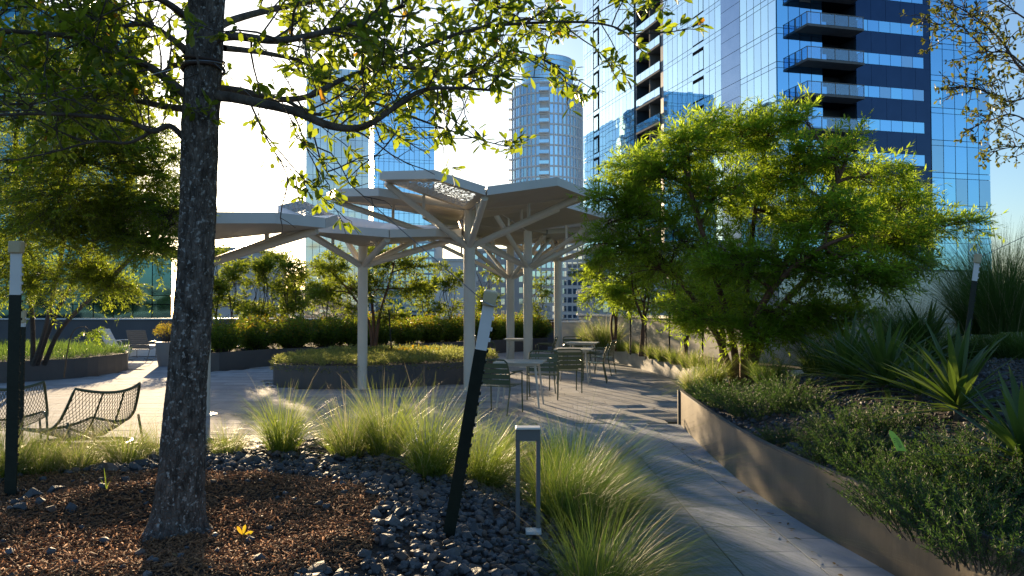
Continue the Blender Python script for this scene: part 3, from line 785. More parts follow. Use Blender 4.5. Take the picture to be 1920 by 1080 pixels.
canopy('leftmost canopy whose post stands half hidden behind the tree trunk', 381, 12.2, 497, [3.02, 2.86, 2.95, 3.2, 3.2, 3.2], [3.05, 2.92, 3.12, 3.2, 3.2, 3.1], d(-132), 2.0, 2.0, .115, (), 2.80)
canopy('back canopy on the middle post of the far trio behind the front table', 990, 22, 502, [4.25, 4.0, 4.2, 4.25, 4.1, 4.2], [4.3, 4.2, 4.3, 4.2, 4.2, 4.3], d(-110), 2.9, 2.9, .125, (1,), 3.9)
canopy('back canopy on the far post standing left of the trio, before the hedge', 957, 25, 523, [4.05, 3.85, 4.1, 4.2, 4.0, 4.1], [4.1, 4.0, 4.2, 4.1, 4.1, 4.1], d(-130), 3.0, 3.0, .125, (2,), 3.75)
canopy('farthest canopy on the right hand post of the trio, partly behind the green tree', 1046, 27, 490, [4.3, 4.1, 4.2, 4.4, 4.2, 4.3], [4.35, 4.2, 4.3, 4.3, 4.3, 4.35], d(-100), 2.9, 2.9, .125, (0,), 3.95)

# ================================================================== VEGETATION
SHAPES = {
    'diamond': (np.array([[0, 0, 0], [.5, .5, .12], [1, 0, 0], [.5, -.5, .12]]), [[0, 1, 2, 3]]),
    'oval': (np.array([[0, 0, 0], [.42, .40, .10], [.78, .42, .10], [1, 0, -.04], [.78, -.42, .10], [.42, -.40, .10]]), [[0, 3, 2, 1], [0, 5, 4, 3]]),
}
class Leaves:
    def __init__(s): s.v = []; s.f = []; s.n = 0; s.rec = []
    def add(s, P, D, N, L, W, shape='diamond', rec=False):
        P = np.atleast_2d(P); D = D / (np.linalg.norm(D, axis=1, keepdims=True) + 1e-9)
        S = np.cross(D, N); S /= np.linalg.norm(S, axis=1, keepdims=True) + 1e-9; N = np.cross(S, D)
        L = np.broadcast_to(L, len(P)); W = np.broadcast_to(W, len(P))
        if rec:
            for i in range(len(P)): s.rec.append((P[i], D[i], S[i], N[i], L[i], W[i]))
            return
        T, F_ = SHAPES[shape]
        v = P[:, None] + T[None, :, 0:1] * (D * L[:, None])[:, None] + T[None, :, 1:2] * (S * W[:, None])[:, None] + T[None, :, 2:3] * (N * W[:, None])[:, None]
        k = len(T); b = np.arange(len(P))[:, None] * k + s.n
        s.v.append(v.reshape(-1, 3)); s.f.append(np.concatenate([b + np.array([f]) for f in F_])); s.n += len(P) * k
    def build(s, name, m, parent, **pr):
        if s.v: return obj(name, mesh_np(name, np.concatenate(s.v), [np.concatenate(s.f)], m, False), parent, **pr)
class Wood:
    def __init__(s): s.v = []; s.f = []; s.n = 0
    def add(s, pts, r0, r1, n=6):
        pts = np.asarray([tuple(p) for p in pts]); r = np.linspace(r0, r1, len(pts))
        v, f = tube_np(pts, r, n); s.v.append(v); s.f.append(f + s.n); s.n += len(v)
    def build(s, name, m, parent, **pr):
        if s.v: return obj(name, mesh_np(name, np.concatenate(s.v), [np.concatenate(s.f)], m, True), parent, **pr)
def rvec(s=1): return Vector((random.gauss(0, s), random.gauss(0, s), random.gauss(0, s)))
def bow(a, b, k=6, up=.0, wob=.03):
    a = Vector(a); b = Vector(b); L = (b - a).length; o1 = rvec(wob * L); o2 = rvec(wob * L)
    out = []
    for i in range(k + 1):
        t = i / k; p = a.lerp(b, t) + Vector((0, 0, up * L * 4 * t * (1 - t))) + o1 * math.sin(PI * t) + o2 * math.sin(2 * PI * t) * .6
        out.append(p)
    return out
def lerp_poly(pts, t):
    x = t * (len(pts) - 1); i = min(int(x), len(pts) - 2); return pts[i].lerp(pts[i + 1], x - i)
def feather_twig(wood, lv, p, d, L, n, ll, lw, droop=.15, spread=.75, thick=.0035, updn=(0, 0, 1), jitter=.25):
    d = Vector(d).normalized(); pts = []
    for i in range(4):
        t = i / 3; pts.append(p + d * (L * t) - Vector((0, 0, droop * L * t * t)))
    wood.add(pts, thick * .7, thick * .3, 3)
    P0 = np.array([tuple(q) for q in pts]); t = RNG.uniform(.12, 1, n); x = t * 3; i = np.minimum(x.astype(int), 2); fr = (x - i)[:, None]
    P = P0[i] * (1 - fr) + P0[i + 1] * fr; T = P0[i + 1] - P0[i]; T /= np.linalg.norm(T, axis=1, keepdims=True)
    N = np.array(updn) + RNG.normal(0, .35, (n, 3)); S = np.cross(T, N); S /= np.linalg.norm(S, axis=1, keepdims=True) + 1e-9
    sg = np.where(RNG.random(n) < .5, 1, -1)[:, None]; D = T * (1 - .35 * spread) + S * sg * spread + RNG.normal(0, jitter, (n, 3))
    lv.add(P, D, N, ll * RNG.uniform(.6, 1.2, n), lw * RNG.uniform(.7, 1.2, n))

# ---------------------------------------------------------------- grass clumps
def grass(name, label, x, y, z, n, h, r, spread, m, lean=(0, 0), wd=.004, droop=.5, straw=.08, cat='grass clump', group='ornamental grass clumps', seg=6, lmin=.55, stalk_glint_m=None):
    o = tag(obj(name, None, None), label, cat, group)
    def blades(n, h, wd, spread, droop):
        a = RNG.uniform(0, 2 * PI, n); rr = r * np.sqrt(RNG.random(n)); B = np.stack([rr * np.cos(a), rr * np.sin(a), np.zeros(n)], 1)
        az = a + RNG.normal(0, .6, n); tilt = np.abs(RNG.normal(0, .5, n)) * spread + rr / r * spread * .45
        H = np.stack([np.cos(az), np.sin(az), np.zeros(n)], 1) * np.sin(tilt)[:, None] + np.array([lean[0], lean[1], 0]) * RNG.uniform(.4, 1.3, n)[:, None]
        L = h * RNG.uniform(lmin, 1.08, n); up = np.cos(tilt)
        hl = np.linalg.norm(H, axis=1)
        t = np.linspace(0, 1, seg + 1); V_ = []
        S = np.stack([-np.sin(az), np.cos(az), np.zeros(n)], 1); tw = RNG.uniform(0, PI, n); S = S * np.cos(tw)[:, None] + np.stack([np.cos(az), np.sin(az), np.zeros(n)], 1) * np.sin(tw)[:, None]
        dr = droop * RNG.uniform(.4, 1.4, n) * (.25 + hl)
        for k, tt in enumerate(t):
            P = B + H * (L * (tt * .55 + .75 * tt ** 2))[:, None] ; P[:, 2] += L * (up * tt - dr * tt ** 2.3)
            P[:, 2] = np.maximum(P[:, 2], -.02 - .25 * h)
            ww = wd * (1 - .85 * tt ** 1.5) * .5
            V_ += [P - S * ww, P + S * ww]
        Vv = np.stack(V_, 1).reshape(-1, 3); b = np.arange(n)[:, None] * (2 * (seg + 1))
        f = np.concatenate([b + np.array([[2 * k, 2 * k + 1, 2 * k + 3, 2 * k + 2]]) for k in range(seg)])
        return Vv, f
    n = int(n * 1.35); wd *= .8
    v, f = blades(n, h, wd, spread, droop); me = mesh_np(name, v, [f], m, True)
    o2 = bpy.data.objects.new(name, me); bpy.data.objects.remove(o)
    COL.objects.link(o2); o2.location = (x, y, z); tag(o2, label, cat, group)
    if straw:
        v, f = blades(int(n * straw), h * 1.15, wd * .8, spread * 1.1, droop * .8); obj('stalk_glint', mesh_np('stalk_glint', v, [f], stalk_glint_m or L_stalk_glint, True), o2)  # extra pale blades: seed stalks and painted sun glints on the tips
    return o2
def gpix(px, py, zf, lo=2.5, hi=14):
    """first point of a ground surface along a pixel's sight line"""
    k = lo
    while k < hi:
        p = at(px, py, k)
        if p.z <= zf(p.x, p.y): return p
        k += .04
    return at(px, py, hi)
def gb(label, px, py, h, r, n, spread, m, lean=(0, 0), Y=None, **kw):
    p = at(px, py, Y) if Y else gpix(px, py, zbed)
    return grass('grass_clump', label, p.x, p.y, max(zbed(p.x, p.y), .0) - .02, n, h, r, spread, m, lean, **kw)
gb('bright grass clump on the gravel crest between trunk and post, standing alone', 530, 848, .66, .10, 520, .62, L_grass, (.02, 0))
gb('small pale grass tuft just right of the tree trunk on the gravel crest', 425, 852, .36, .09, 260, .75, L_grass, straw=.5)
gb('grass clump in front of the mesh lounge chair, just left of the trunk', 236, 872, .48, .09, 420, .75, L_grass, straw=.3)
gb('pale wispy grass clump, first of the two left of the tall post', 652, 858, .62, .10, 420, .65, L_grass, straw=.35)
gb('upright grass clump close behind the gravel, beneath the tall pale post', 722, 858, .74, .11, 620, .55, L_grass, straw=.15)
gb('yellow green grass clump leaning right, on the gravel left of the leaning stake', 806, 895, .80, .10, 800, .75, L_grass, (.22, 0), straw=.08)
gb('green arching grass clump just behind the leaning stake', 905, 905, .68, .14, 900, .85, L_grass, (.22, 0), straw=.04)
gb('dense green grass clump just in front of the nearest chair', 985, 790, .72, .22, 1300, .62, L_grassdark, (.1, 0), Y=7.6, straw=.08)
gb('tall fine grass clump at the path edge beyond the bollard light', 1080, 830, .98, .20, 1500, .75, L_grassdark, (.25, -.05), Y=6.6, straw=.05)
gb('largest dark grass clump, sweeping over the path beside the bollard light', 1085, 950, 1.08, .16, 2400, 1.0, L_grassdark, (.60, -.08), Y=5.2, wd=.0032, straw=.03)
gb('nearest grass clump at the bottom of the picture spilling onto the path', 1130, 1085, .74, .15, 2500, 1.05, L_grassdark, (.36, -.02), Y=3.9, wd=.0026, straw=.03)
gb('fine grass clump right behind the bollard light', 1035, 935, .62, .10, 700, .7, L_grass, (.12, 0), Y=5.4)
gb('left grass clump beside the dark upright stake, in front of the chair seat', 70, 885, .46, .13, 520, .9, L_grass, straw=.3)
gb('low grass clump in front of the mesh footrest at the left', 140, 882, .42, .13, 500, .95, L_grass, straw=.55)
gb('grass clump at the very left edge behind the upright stake', 5, 890, .55, .13, 500, .8, L_grass, straw=.4)
gb('thin pale grass tuft half hidden behind the tree trunk', 300, 858, .40, .08, 240, .8, L_grass, straw=.5)
gb('short grass clump between the lone clump and the wispy one', 610, 850, .30, .07, 160, .8, L_grass, Y=7.3, straw=.5)
# right hand planters
def gr(label, px, py, Y, h, r, n, spread, m, z=None, **kw):
    p = at(px, py, Y); grass('grass_clump', label, p.x, p.y, (p.z if z is None else z) - .01, n, h, r, spread, m, group='grass clumps in the right hand planters', **kw)
gr('blond grass clump at the corner of the grey brown planter', 1298, 722, 11.6, .50, .08, 320, .8, L_grass, z=.42, straw=.6, wd=.006)
gr('soft green grass clump behind the blond one at the foot of the big tree', 1335, 700, 12.2, .65, .16, 700, .7, L_grass, z=.42, wd=.006)
gr('dark green grass clump under the stems of the big tree, on their right', 1445, 720, 11.0, .60, .18, 800, .6, L_grassdark, z=.55, wd=.006)
gr('tall dark grass clump against the sky at the right edge', 1885, 620, 8.5, 1.25, .22, 1300, .45, L_grassdark, wd=.006, droop=.25)
gr('tall dark grass clump left of the right edge, behind the right stake', 1835, 625, 9.2, 1.10, .20, 1100, .5, L_grassdark, wd=.006, droop=.3)
gr('dark low grass behind the yuccas, below the tower base', 1700, 640, 9.8, .75, .3, 900, .7, L_grassdark, wd=.006)
gr('yellow green grass clump at the far end of the pale curved planter', 1110, 645, 26, 1.0, .35, 600, .7, L_grass, z=.42, wd=.012, straw=.3)
gr('taller yellow grass clump second from the far end of the curved planter', 1135, 645, 24.5, 1.15, .35, 600, .6, L_grass, z=.42, wd=.012, straw=.4)
for i, (px, Y, lab) in enumerate([(1163, 23, 'dark rounded grass tuft beside the tall yellow clump'), (1186, 22, 'green grass tuft left of the first red stem tree'), (1208, 20.6, 'grass tuft at the foot of the first red stem tree'), (1226, 19.6, 'grass tuft just right of the first red stem tree'), (1243, 18.6, 'small upright tuft midway along the curved planter'), (1268, 17.6, 'bright tuft left of the pale banded tree'), (1290, 16.6, 'tuft at the foot of the pale banded tree'), (1308, 16, 'last tuft at the near end of the curved planter')]):
    x = (px - 960) / F * Y
    gr(lab, px, 660, Y, .48, .12, 260, .6, L_grass, z=.40, wd=.011, straw=.2)
# dry leaves lying about on bed, path and patio
L_litter = leaf_mat('dry_litter_leaf', (.10, .055, .02), (.22, .14, .05), (.2, .1, .02), (.3, .2, .05), .2, .7)
litter = Leaves()
for i in range(150):
    k = random.random()
    if k < .45: x, y = U(-4.5, .3), U(2.8, 6.8); z = zbed(x, y) + .012
    elif k < .8: x = 2.05 + abs(random.gauss(0, .10)) * -1; y = U(4.2, 11); z = .006
    else: x, y = U(-6, 3), U(8.6, 16); z = .006
    a = U(0, 6.28); litter.add(np.array([[x, y, z]]), np.array([[math.cos(a), math.sin(a), U(-.05, .25)]]), np.array([[U(-.3, .3), U(-.3, .3), 1]]), U(.03, .07), U(.012, .025), 'oval')
o = litter.build('litter', L_litter, None, kind='stuff'); o['label'] = 'dry brown leaves scattered on the bed and the paving'
# a sprig of grass and a fallen leaf on the mulch
p = gpix(199, 922, zbed); grass('grass_sprig', 'single bright green grass sprig growing out of the mulch left of the trunk', p.x, p.y, p.z - .01, 5, .2, .01, .35, L_grass, (.05, 0), wd=.008, straw=0, cat='grass sprig', group=None)
p = gpix(455, 1008, zbed)
lv = Leaves(); lv.add(np.array([tuple(p + V(0, 0, .012))] * 3), np.array([[.2, .1, .9], [-.5, 0, .8], [.9, .1, .3]]), np.array([[0, -1, .3]] * 3), .055, .02, 'oval')
L_fall = leaf_mat('fallen_leaf', (.55, .28, .02), (.60, .42, .03), (.6, .3, .02), (.6, .5, .03))
tag(lv.build('fallen_leaf', L_fall, None), 'small yellow and orange fallen leaf lying on the mulch right of the trunk', 'leaf')

# ---------------------------------------------------------------- yuccas
def yucca_blade(i):
    r = random.Random(i); k = 6; vs = []; fs = []
    for j in range(k + 1):
        t = j / k; wd = .5 * (.55 + .9 * t * (1 - t) * 1.6) * (1 - t ** 4) + .01; zz = -(.10 + .22 * (i == 2)) * t ** 2.5
        vs += [(t, -wd, zz + .022 * wd), (t, 0, zz), (t, wd, zz + .022 * wd)]
    for j in range(k):
        b = 3 * j; fs += [(b, b + 1, b + 4, b + 3), (b + 1, b + 2, b + 5, b + 4)]
    me = bpy.data.meshes.new('leaf'); me.from_pydata(vs, [], fs); me.materials.append(L_yucca); return me
YB = [yucca_blade(i) for i in range(3)]
def yucca(label, px, py, Y, n, L, wd=.036):
    p = at(px, py, Y); p.z = min(p.z, zright(p.x, p.y))
    t = thing('yucca', label, 'yucca', p, 0, 'yuccas on the stony slope at the right')
    g = MB(); g.tube([(0, 0, -.05), (0, 0, .12)], .035, 7); g.build('stem', m_bark, t)
    for i in range(n):
        az = i * 2.399963 + U(-.3, .3); el = math.radians(88 - 88 * ((i + .5) / n) ** .75 + U(-8, 8)); l = L * U(.8, 1.1) * (.85 + .15 * (i / n))
        D = Vector((math.cos(az) * math.cos(el), math.sin(az) * math.cos(el), math.sin(el))); S = Vector((-math.sin(az), math.cos(az), 0)); N = D.cross(S)
        if N.z < 0: N = -N; S = -S
        o = obj('leaf', YB[2 if random.random() < .25 else random.randrange(2)], t)
        M = Matrix.Identity(4); 
        for k in range(3): M[k][0], M[k][1], M[k][2] = D[k] * l, S[k] * wd, N[k] * l
        M.translation = (0, 0, .08 + .05 * (1 - i / n)); o.matrix_local = M
yucca('yucca with bright upright leaves in front of the right stake', 1795, 725, 6.6, 52, .86, .07)
yucca('largest yucca cut off by the right edge of the picture', 1920, 775, 5.0, 50, .72, .064)
yucca('yucca in the middle of the slope, right of the leftmost one', 1660, 690, 8.2, 66, .92, .062)
yucca('leftmost yucca just right of the big tree stems', 1592, 655, 9.2, 62, .90, .062)
yucca('small pale edged yucca between the middle one and the bright one', 1722, 700, 7.4, 38, .60, .04)
yucca('dark yucca behind the others under the tower base', 1735, 635, 9.6, 50, .9, .062)

# ---------------------------------------------------------------- rosemary clumps
def rosemary_mesh(seed, n=120):
    global RNG
    lv = Leaves(); wd = Wood(); rr = random.Random(seed)
    for i in range(n):
        a = rr.uniform(0, 2 * PI); r = .30 * math.sqrt(rr.random()); b = Vector((r * math.cos(a), r * math.sin(a) * .8, -.05))
        d = Vector((math.cos(a) * r * 2.2 + rr.gauss(0, .22), math.sin(a) * r * 2 + rr.gauss(0, .22), 1)).normalized()
        L = rr.uniform(.18, .46); pts = [b + d * (L * k / 4) + Vector((d.x, d.y, -.3)) * (L * .35 * (k / 4) ** 2) for k in range(5)]
        wd.add(pts, .004, .002, 3)
        P0 = np.array([tuple(q) for q in pts]); m = int(L * 190); t = RNG.uniform(.1, 1, m) * 4; k = np.minimum(t.astype(int), 3); f = (t - k)[:, None]
        P = P0[k] * (1 - f) + P0[k + 1] * f; T = P0[k + 1] - P0[k]; T /= np.linalg.norm(T, axis=1, keepdims=True)
        D = T * .9 + RNG.normal(0, .55, (m, 3)); lv.add(P, D, RNG.normal(0, 1, (m, 3)), RNG.uniform(.022, .040, m), .0055)
    return mesh_np('needles', np.concatenate(lv.v), [np.concatenate(lv.f)], L_rosem), mesh_np('stems', np.concatenate(wd.v), [np.concatenate(wd.f)], m_twig)
RM = [rosemary_mesh(i) for i in range(4)]
for i, (px, py, Y, s, lab) in enumerate([
    (1640, 850, 5.6, .85, 'rosemary clump left of the green plant tag'), (1720, 870, 5.2, .85, 'rosemary clump directly behind the green plant tag'), (1790, 900, 4.8, .9, 'rosemary clump right of the plant tag, above the planter rim'),
    (1870, 930, 4.4, .95, 'rosemary clump at the lower right edge hanging over the rim'), (1905, 860, 4.9, .9, 'rosemary clump at the right edge below the largest yucca'), (1690, 905, 4.75, .7, 'rosemary clump below the plant tag spilling towards the rim'),
    (1570, 815, 6.3, .75, 'rosemary clump with open gravel on its left'), (1385, 745, 9.6, 1.0, 'sunlit rosemary clump near the planter corner'), (1430, 775, 8.7, 1.0, 'rosemary clump drooping over the planter rim below the big tree'),
    (1340, 725, 10.6, .9, 'yellow green sunlit rosemary clump first from the planter corner'), (1500, 760, 8.4, .8, 'green rosemary clump in front of the stony ground'), (1800, 830, 5.6, .8, 'dark rosemary clump between plant tag and bright yucca'), (1475, 738, 9.4, .9, 'dark rosemary clump under the big tree on its right'), (1585, 790, 7.0, .8, 'rosemary clump alone on the gravel in the middle of the planter'), (1660, 790, 6.8, .75, 'rosemary clump at the foot of the small yucca'), (1480, 805, 7.2, .6, 'small rosemary clump on the gravel near the planter wall'), (1750, 950, 4.35, .8, 'rosemary clump hugging the rim below the ones near the plant tag'), (1840, 1000, 3.95, .85, 'lowest rosemary clump near the bottom right corner'), (1620, 815, 6.2, .8, 'feathery rosemary clump behind and left of the plant tag'), (1850, 870, 5.0, .9, 'rosemary clump between the bright yucca and the bottom right corner')]):
    p = at(px, py, Y); t = thing('rosemary', lab, 'rosemary', (p.x, p.y, zright(p.x, p.y)), U(0, 6), 'rosemary clumps in the right planter'); t.scale = (s, s, s)
    obj('needles', RM[i % 4][0], t); obj('stems', RM[i % 4][1], t)

for i, (px, Y, lab) in enumerate([(1560, 11.2, 'dark grass mound right of the big tree, under its drooping branches'), (1625, 11.6, 'dark grass mound in the shade left of the right stake'), (1760, 11.4, 'dark grass mound behind the right stake'), (1850, 11.0, 'dark grass mound below the tall grass at the right edge'), (1925, 10.5, 'dark grass mound cut off by the right edge')]):
    x = (px - 960) / F * Y; gr(lab, px, 640, Y, .85, .38, 900, .75, L_grassdark, z=zright(x, Y), wd=.009, straw=.02)
# ---------------------------------------------------------------- ground cover in the planters
def cover(name, label, poly, z, n, hl, m, tall=.14, lw=.012, bump=.06, up=.6, edge=0):
    lv = Leaves(); xs = [p[0] for p in poly]; ys = [p[1] for p in poly]; P = []
    while len(P) < n:
        x, y = U(min(xs) - edge, max(xs) + edge), U(min(ys) - edge, max(ys) + edge)
        ins = inside(poly, x, y); dd = edge_dist(poly, x, y)
        if not ins and dd > edge: continue
        if y > 26: continue
        zz = z + tall * (.35 + .65 * random.random()) + bump * noise.noise((x * 2.2, y * 2.2, 2)) * 2
        if not ins: zz = z + U(-.12, .06)
        P.append((x, y, zz))
    P = np.array(P); n = len(P); D = RNG.normal(0, 1, (n, 3)); D[:, 2] = np.abs(D[:, 2]) * up + .1
    lv.add(P, D, RNG.normal(0, 1, (n, 3)), hl * RNG.uniform(.6, 1.3, n), lw); o = lv.build(name, m, None, kind='stuff', label=label); return o
cover('ground_cover', 'trailing yellow green cover filling the oval island planter', ISLAND, .42, 26000, .09, L_cover, .17, .016, .05, edge=.07)
cover('ground_cover', 'soft grassy cover filling the left kidney planter', KIDNEY, .40, 16000, .26, L_grassdark, .10, .012, .06, up=1.6)
# small rusty shrubs and dead stalks in the island
lv = Leaves(); n = 500; c = at(760, 652, 20); P = np.array([c.x, c.y, .56]) + RNG.normal(0, 1, (n, 3)) * [.55, .3, .05]
lv.add(P, RNG.normal(0, 1, (n, 3)) + [0, 0, 1], RNG.normal(0, 1, (n, 3)), .07, .03); tag(lv.build('low_shrub', L_red, None), 'low rusty orange shrub at the back of the island planter', 'shrub')

# ---------------------------------------------------------------- hedge of separate shrubs along the back planter
def shrub_meshes(seed):
    lv = Leaves(); rd = Leaves(); wd = Wood(); rr = random.Random(seed)
    for i in range(120):
        a = rr.uniform(0, 2 * PI); r = .42 * math.sqrt(rr.random()); top = Vector((r * 1.25 * math.cos(a), r * 1.25 * math.sin(a), rr.uniform(.55, .95) * (1 - .35 * (r / .42) ** 2))); b = Vector((r * .4 * math.cos(a), r * .4 * math.sin(a), 0))
        wd.add([b, (b + top) / 2 + Vector((0, 0, .05)), top], .006, .003, 3)
        for k in range(4):
            c = b.lerp(top, .12 + .88 * (k + 1) / 4); m = 12; P = np.array(tuple(c)) + RNG.normal(0, .06, (m, 3)); D = RNG.normal(0, .7, (m, 3)) + [0, 0, .55]
            tgt = rd if (k == 3 and rr.random() < .40) else lv
            tgt.add(P, D, RNG.normal(0, 1, (m, 3)), RNG.uniform(.05, .085, m), .026)
    mk = lambda nm, L, m: mesh_np(nm, np.concatenate(L.v), [np.concatenate(L.f)], m)
    return mk('foliage', lv, L_hedge), mk('new_growth', rd, L_red), mk('stems', wd, m_twig)
SM = [shrub_meshes(i) for i in range(4)]
HP = [(-8.0, 22.2), (-7.4, 23.4), (-6.6, 24.1), (-5.8, 24.9), (-5.0, 25.5), (-4.3, 26.3), (-3.6, 27.1), (-2.9, 27.9), (-2.2, 28.7), (-1.5, 29.4), (-.8, 30.2), (-.1, 31.0), (.6, 31.8), (1.05, 32.4), (-7.9, 24.6), (-6.9, 25.6), (-5.9, 26.4), (-4.9, 27.4), (-3.9, 28.5), (-2.9, 29.6), (-1.7, 30.8), (-.6, 32.0)]
for i, (x, y) in enumerate(HP):
    px = proj((x, y, 1))[0]
    t = thing('hedge_shrub', 'upright red tipped shrub merging with its neighbours in the long back hedge', 'shrub', (x, y, .40), U(0, 6), 'shrubs of the back hedge')
    s = U(1.25, 1.5); t.scale = (s, s, U(.95, 1.15))
    for nm, me in zip(('foliage', 'new_growth', 'stems'), SM[i % 4]): obj(nm, me, t, kind='stuff')
# potted shrub
t = thing('potted_shrub', 'red and yellow shrub in a grey pot half hidden by the trunk', 'shrub', (at(312, 620, 22.6).x, 22.6, 0))
g = MB(); g.tube([(0, 0, 0), (0, 0, .3), (0, 0, .68)], [.2, .25, .3], 20); g.build('pot', m_pot, t, smooth=True)
for nm, me in zip(('foliage', 'new_growth', 'stems'), (SM[0][1], SM[2][1], SM[1][2])):
    o = obj(nm, me, t, (0, 0, .62), kind='stuff'); o.scale = (.62, .62, .62)

# ---------------------------------------------------------------- trees
def leafy_tree(name, label, cat, base, stems, pads, m_leaf, m_wood, stem_r=.05, nsub=14, ntwig=8, nleaf=20, ll=.075, lw=.012, twigL=.32, droop=.2, group=None, sub_up=.05, spread=.75, sides=6, stemname='stem', outd=.6):
    """base point; stems: list of polylines; pads: (centre, radii, stem index, start fraction, density)"""
    t = thing(name, label, cat, base, 0, group); b = Vector(base)
    limbs = Wood(); lv = Leaves(); SP = []
    for st in stems:
        pts = smooth_poly([tuple(Vector(p) - b) for p in st], False, 4); pts = [Vector(p) for p in pts]; SP.append(pts)
        wd = Wood(); k = stem_r if not isinstance(stem_r, dict) else stem_r; wd.add(pts, k * U(.85, 1.15), k * .3, 8); wd.build(stemname, m_wood, t)
    for (c, rad, si, t0, dens) in pads:
        c = Vector(c) - b; a = lerp_poly(SP[si], t0); L = bow(a, c, 6, .04, .05); limbs.add(L, stem_r * .45, stem_r * .14, 5)
        for i in range(max(1, int(nsub * dens))):
            q = Vector((random.gauss(0, 1), random.gauss(0, 1), random.gauss(0, 1))).normalized() * random.random() ** .45
            e = c + Vector((q.x * rad[0], q.y * rad[1], q.z * rad[2])); s = lerp_poly(L, U(.45, 1))
            B = bow(s, e, 5, sub_up, .06); limbs.add(B, stem_r * .13, .003, 4)
            dirv = (e - s).normalized()
            for k in range(ntwig):
                p = lerp_poly(B, U(.35, 1)); dd = dirv * outd + rvec(.55); dd.z = dd.z * .6 + .1
                feather_twig(limbs, lv, p, dd, twigL * U(.6, 1.2), nleaf, ll, lw, droop, spread)
    limbs.build('limbs', m_wood, t); lv.build('crown', m_leaf, t)
    return t
def A(*l): return [at(*p) for p in l]

# big multi stem tree on the right
Y0 = 12.3; b = at(1385, 715, Y0); b.z = .45
stems = [[b, at(1370, 620, Y0), at(1330, 480, Y0 - .3), at(1290, 340, Y0 - .4), at(1275, 270, Y0 - .4)],
         [b + V(.08, .05, 0), at(1398, 600, Y0 + .2), at(1408, 460, Y0 + .2), at(1430, 300, Y0 + .1), at(1445, 235, Y0)],
         [b + V(.14, -.05, 0), at(1420, 600, Y0 - .3), at(1480, 480, Y0 - .6), at(1560, 360, Y0 - .8), at(1590, 290, Y0 - .9)],
         [b + V(.18, .05, 0), at(1440, 610, Y0 + .1), at(1540, 500, Y0 + .2), at(1680, 430, Y0 + .2), at(1800, 410, Y0 + .3)],
         [b + V(-.08, .0, 0), at(1345, 630, Y0 + .3), at(1270, 520, Y0 + .6), at(1190, 430, Y0 + .7), at(1140, 370, Y0 + .8)],
         [b + V(.05, -.12, 0), at(1400, 640, Y0 - .7), at(1450, 540, Y0 - 1.2), at(1530, 470, Y0 - 1.5), at(1600, 440, Y0 - 1.6)]]
pd = lambda px, py, dY, rx, rz, si, t0, dens=1, ry=None: (at(px, py, Y0 + dY), (rx * 1.12, (ry or rx * .8) * 1.15, rz * 1.12), si, t0, dens)
pads = [pd(1290, 275, -.4, .62, .40, 0, .75, 1.2), pd(1235, 330, -.2, .55, .36, 0, .7), pd(1390, 250, 0, .50, .38, 1, .8), pd(1450, 255, 0, .40, .42, 1, .8, .9), pd(1555, 285, -.8, .62, .30, 2, .8, 1.0), pd(1490, 330, -.4, .62, .4, 2, .7, 1.3),
        pd(1640, 330, -.4, .55, .30, 2, .8, .9), pd(1690, 375, .1, .62, .30, 3, .75), pd(1770, 425, .3, .55, .22, 3, .9, .8), pd(1150, 365, .8, .5, .34, 4, .85), pd(1135, 420, .8, .45, .28, 4, .8, .55), pd(1200, 400, .5, .6, .4, 4, .7, .8),
        pd(1350, 350, -.3, .85, .5, 0, .6, 1.7), pd(1440, 400, .3, .85, .5, 1, .6, 1.5), pd(1560, 410, -1, .8, .42, 5, .8, 1.5), pd(1650, 450, -.3, .75, .36, 3, .6, 1.3), pd(1280, 450, .2, .75, .5, 4, .55, 1.4), pd(1380, 490, -.9, .8, .42, 5, .5, 1.5), pd(1500, 500, -1.2, .8, .42, 5, .6, 1.6),
        pd(1620, 525, -1.3, .65, .26, 5, .8, 1.1), pd(1700, 510, -.4, .6, .2, 3, .7, .9), pd(1210, 500, .5, .55, .32, 4, .5, .6), pd(1480, 590, -.9, .65, .26, 5, .4, 1.0), pd(1330, 570, .4, .6, .3, 4, .35, .7), pd(1560, 600, -.6, .7, .28, 3, .35, 1.1), pd(1340, 240, -.2, .3, .3, 0, .85, .5), pd(1500, 215, -.5, .2, .25, 2, .85, .35), pd(1190, 315, .5, .35, .25, 4, .8, .5), pd(1310, 600, -.5, .5, .22, 0, .25, .8), pd(1440, 635, -.9, .55, .2, 5, .25, .8), pd(1150, 470, .6, .45, .3, 4, .7, .8), pd(1690, 440, .3, .6, .25, 3, .7, .8)]
leafy_tree('willow_leaf_tree', 'large bright green multi stem tree with narrow leaves in front of the tall tower', 'tree', b, stems, pads, L_willow, m_redbark, .065, 22, 10, 17, .125, .021, .38, .12)

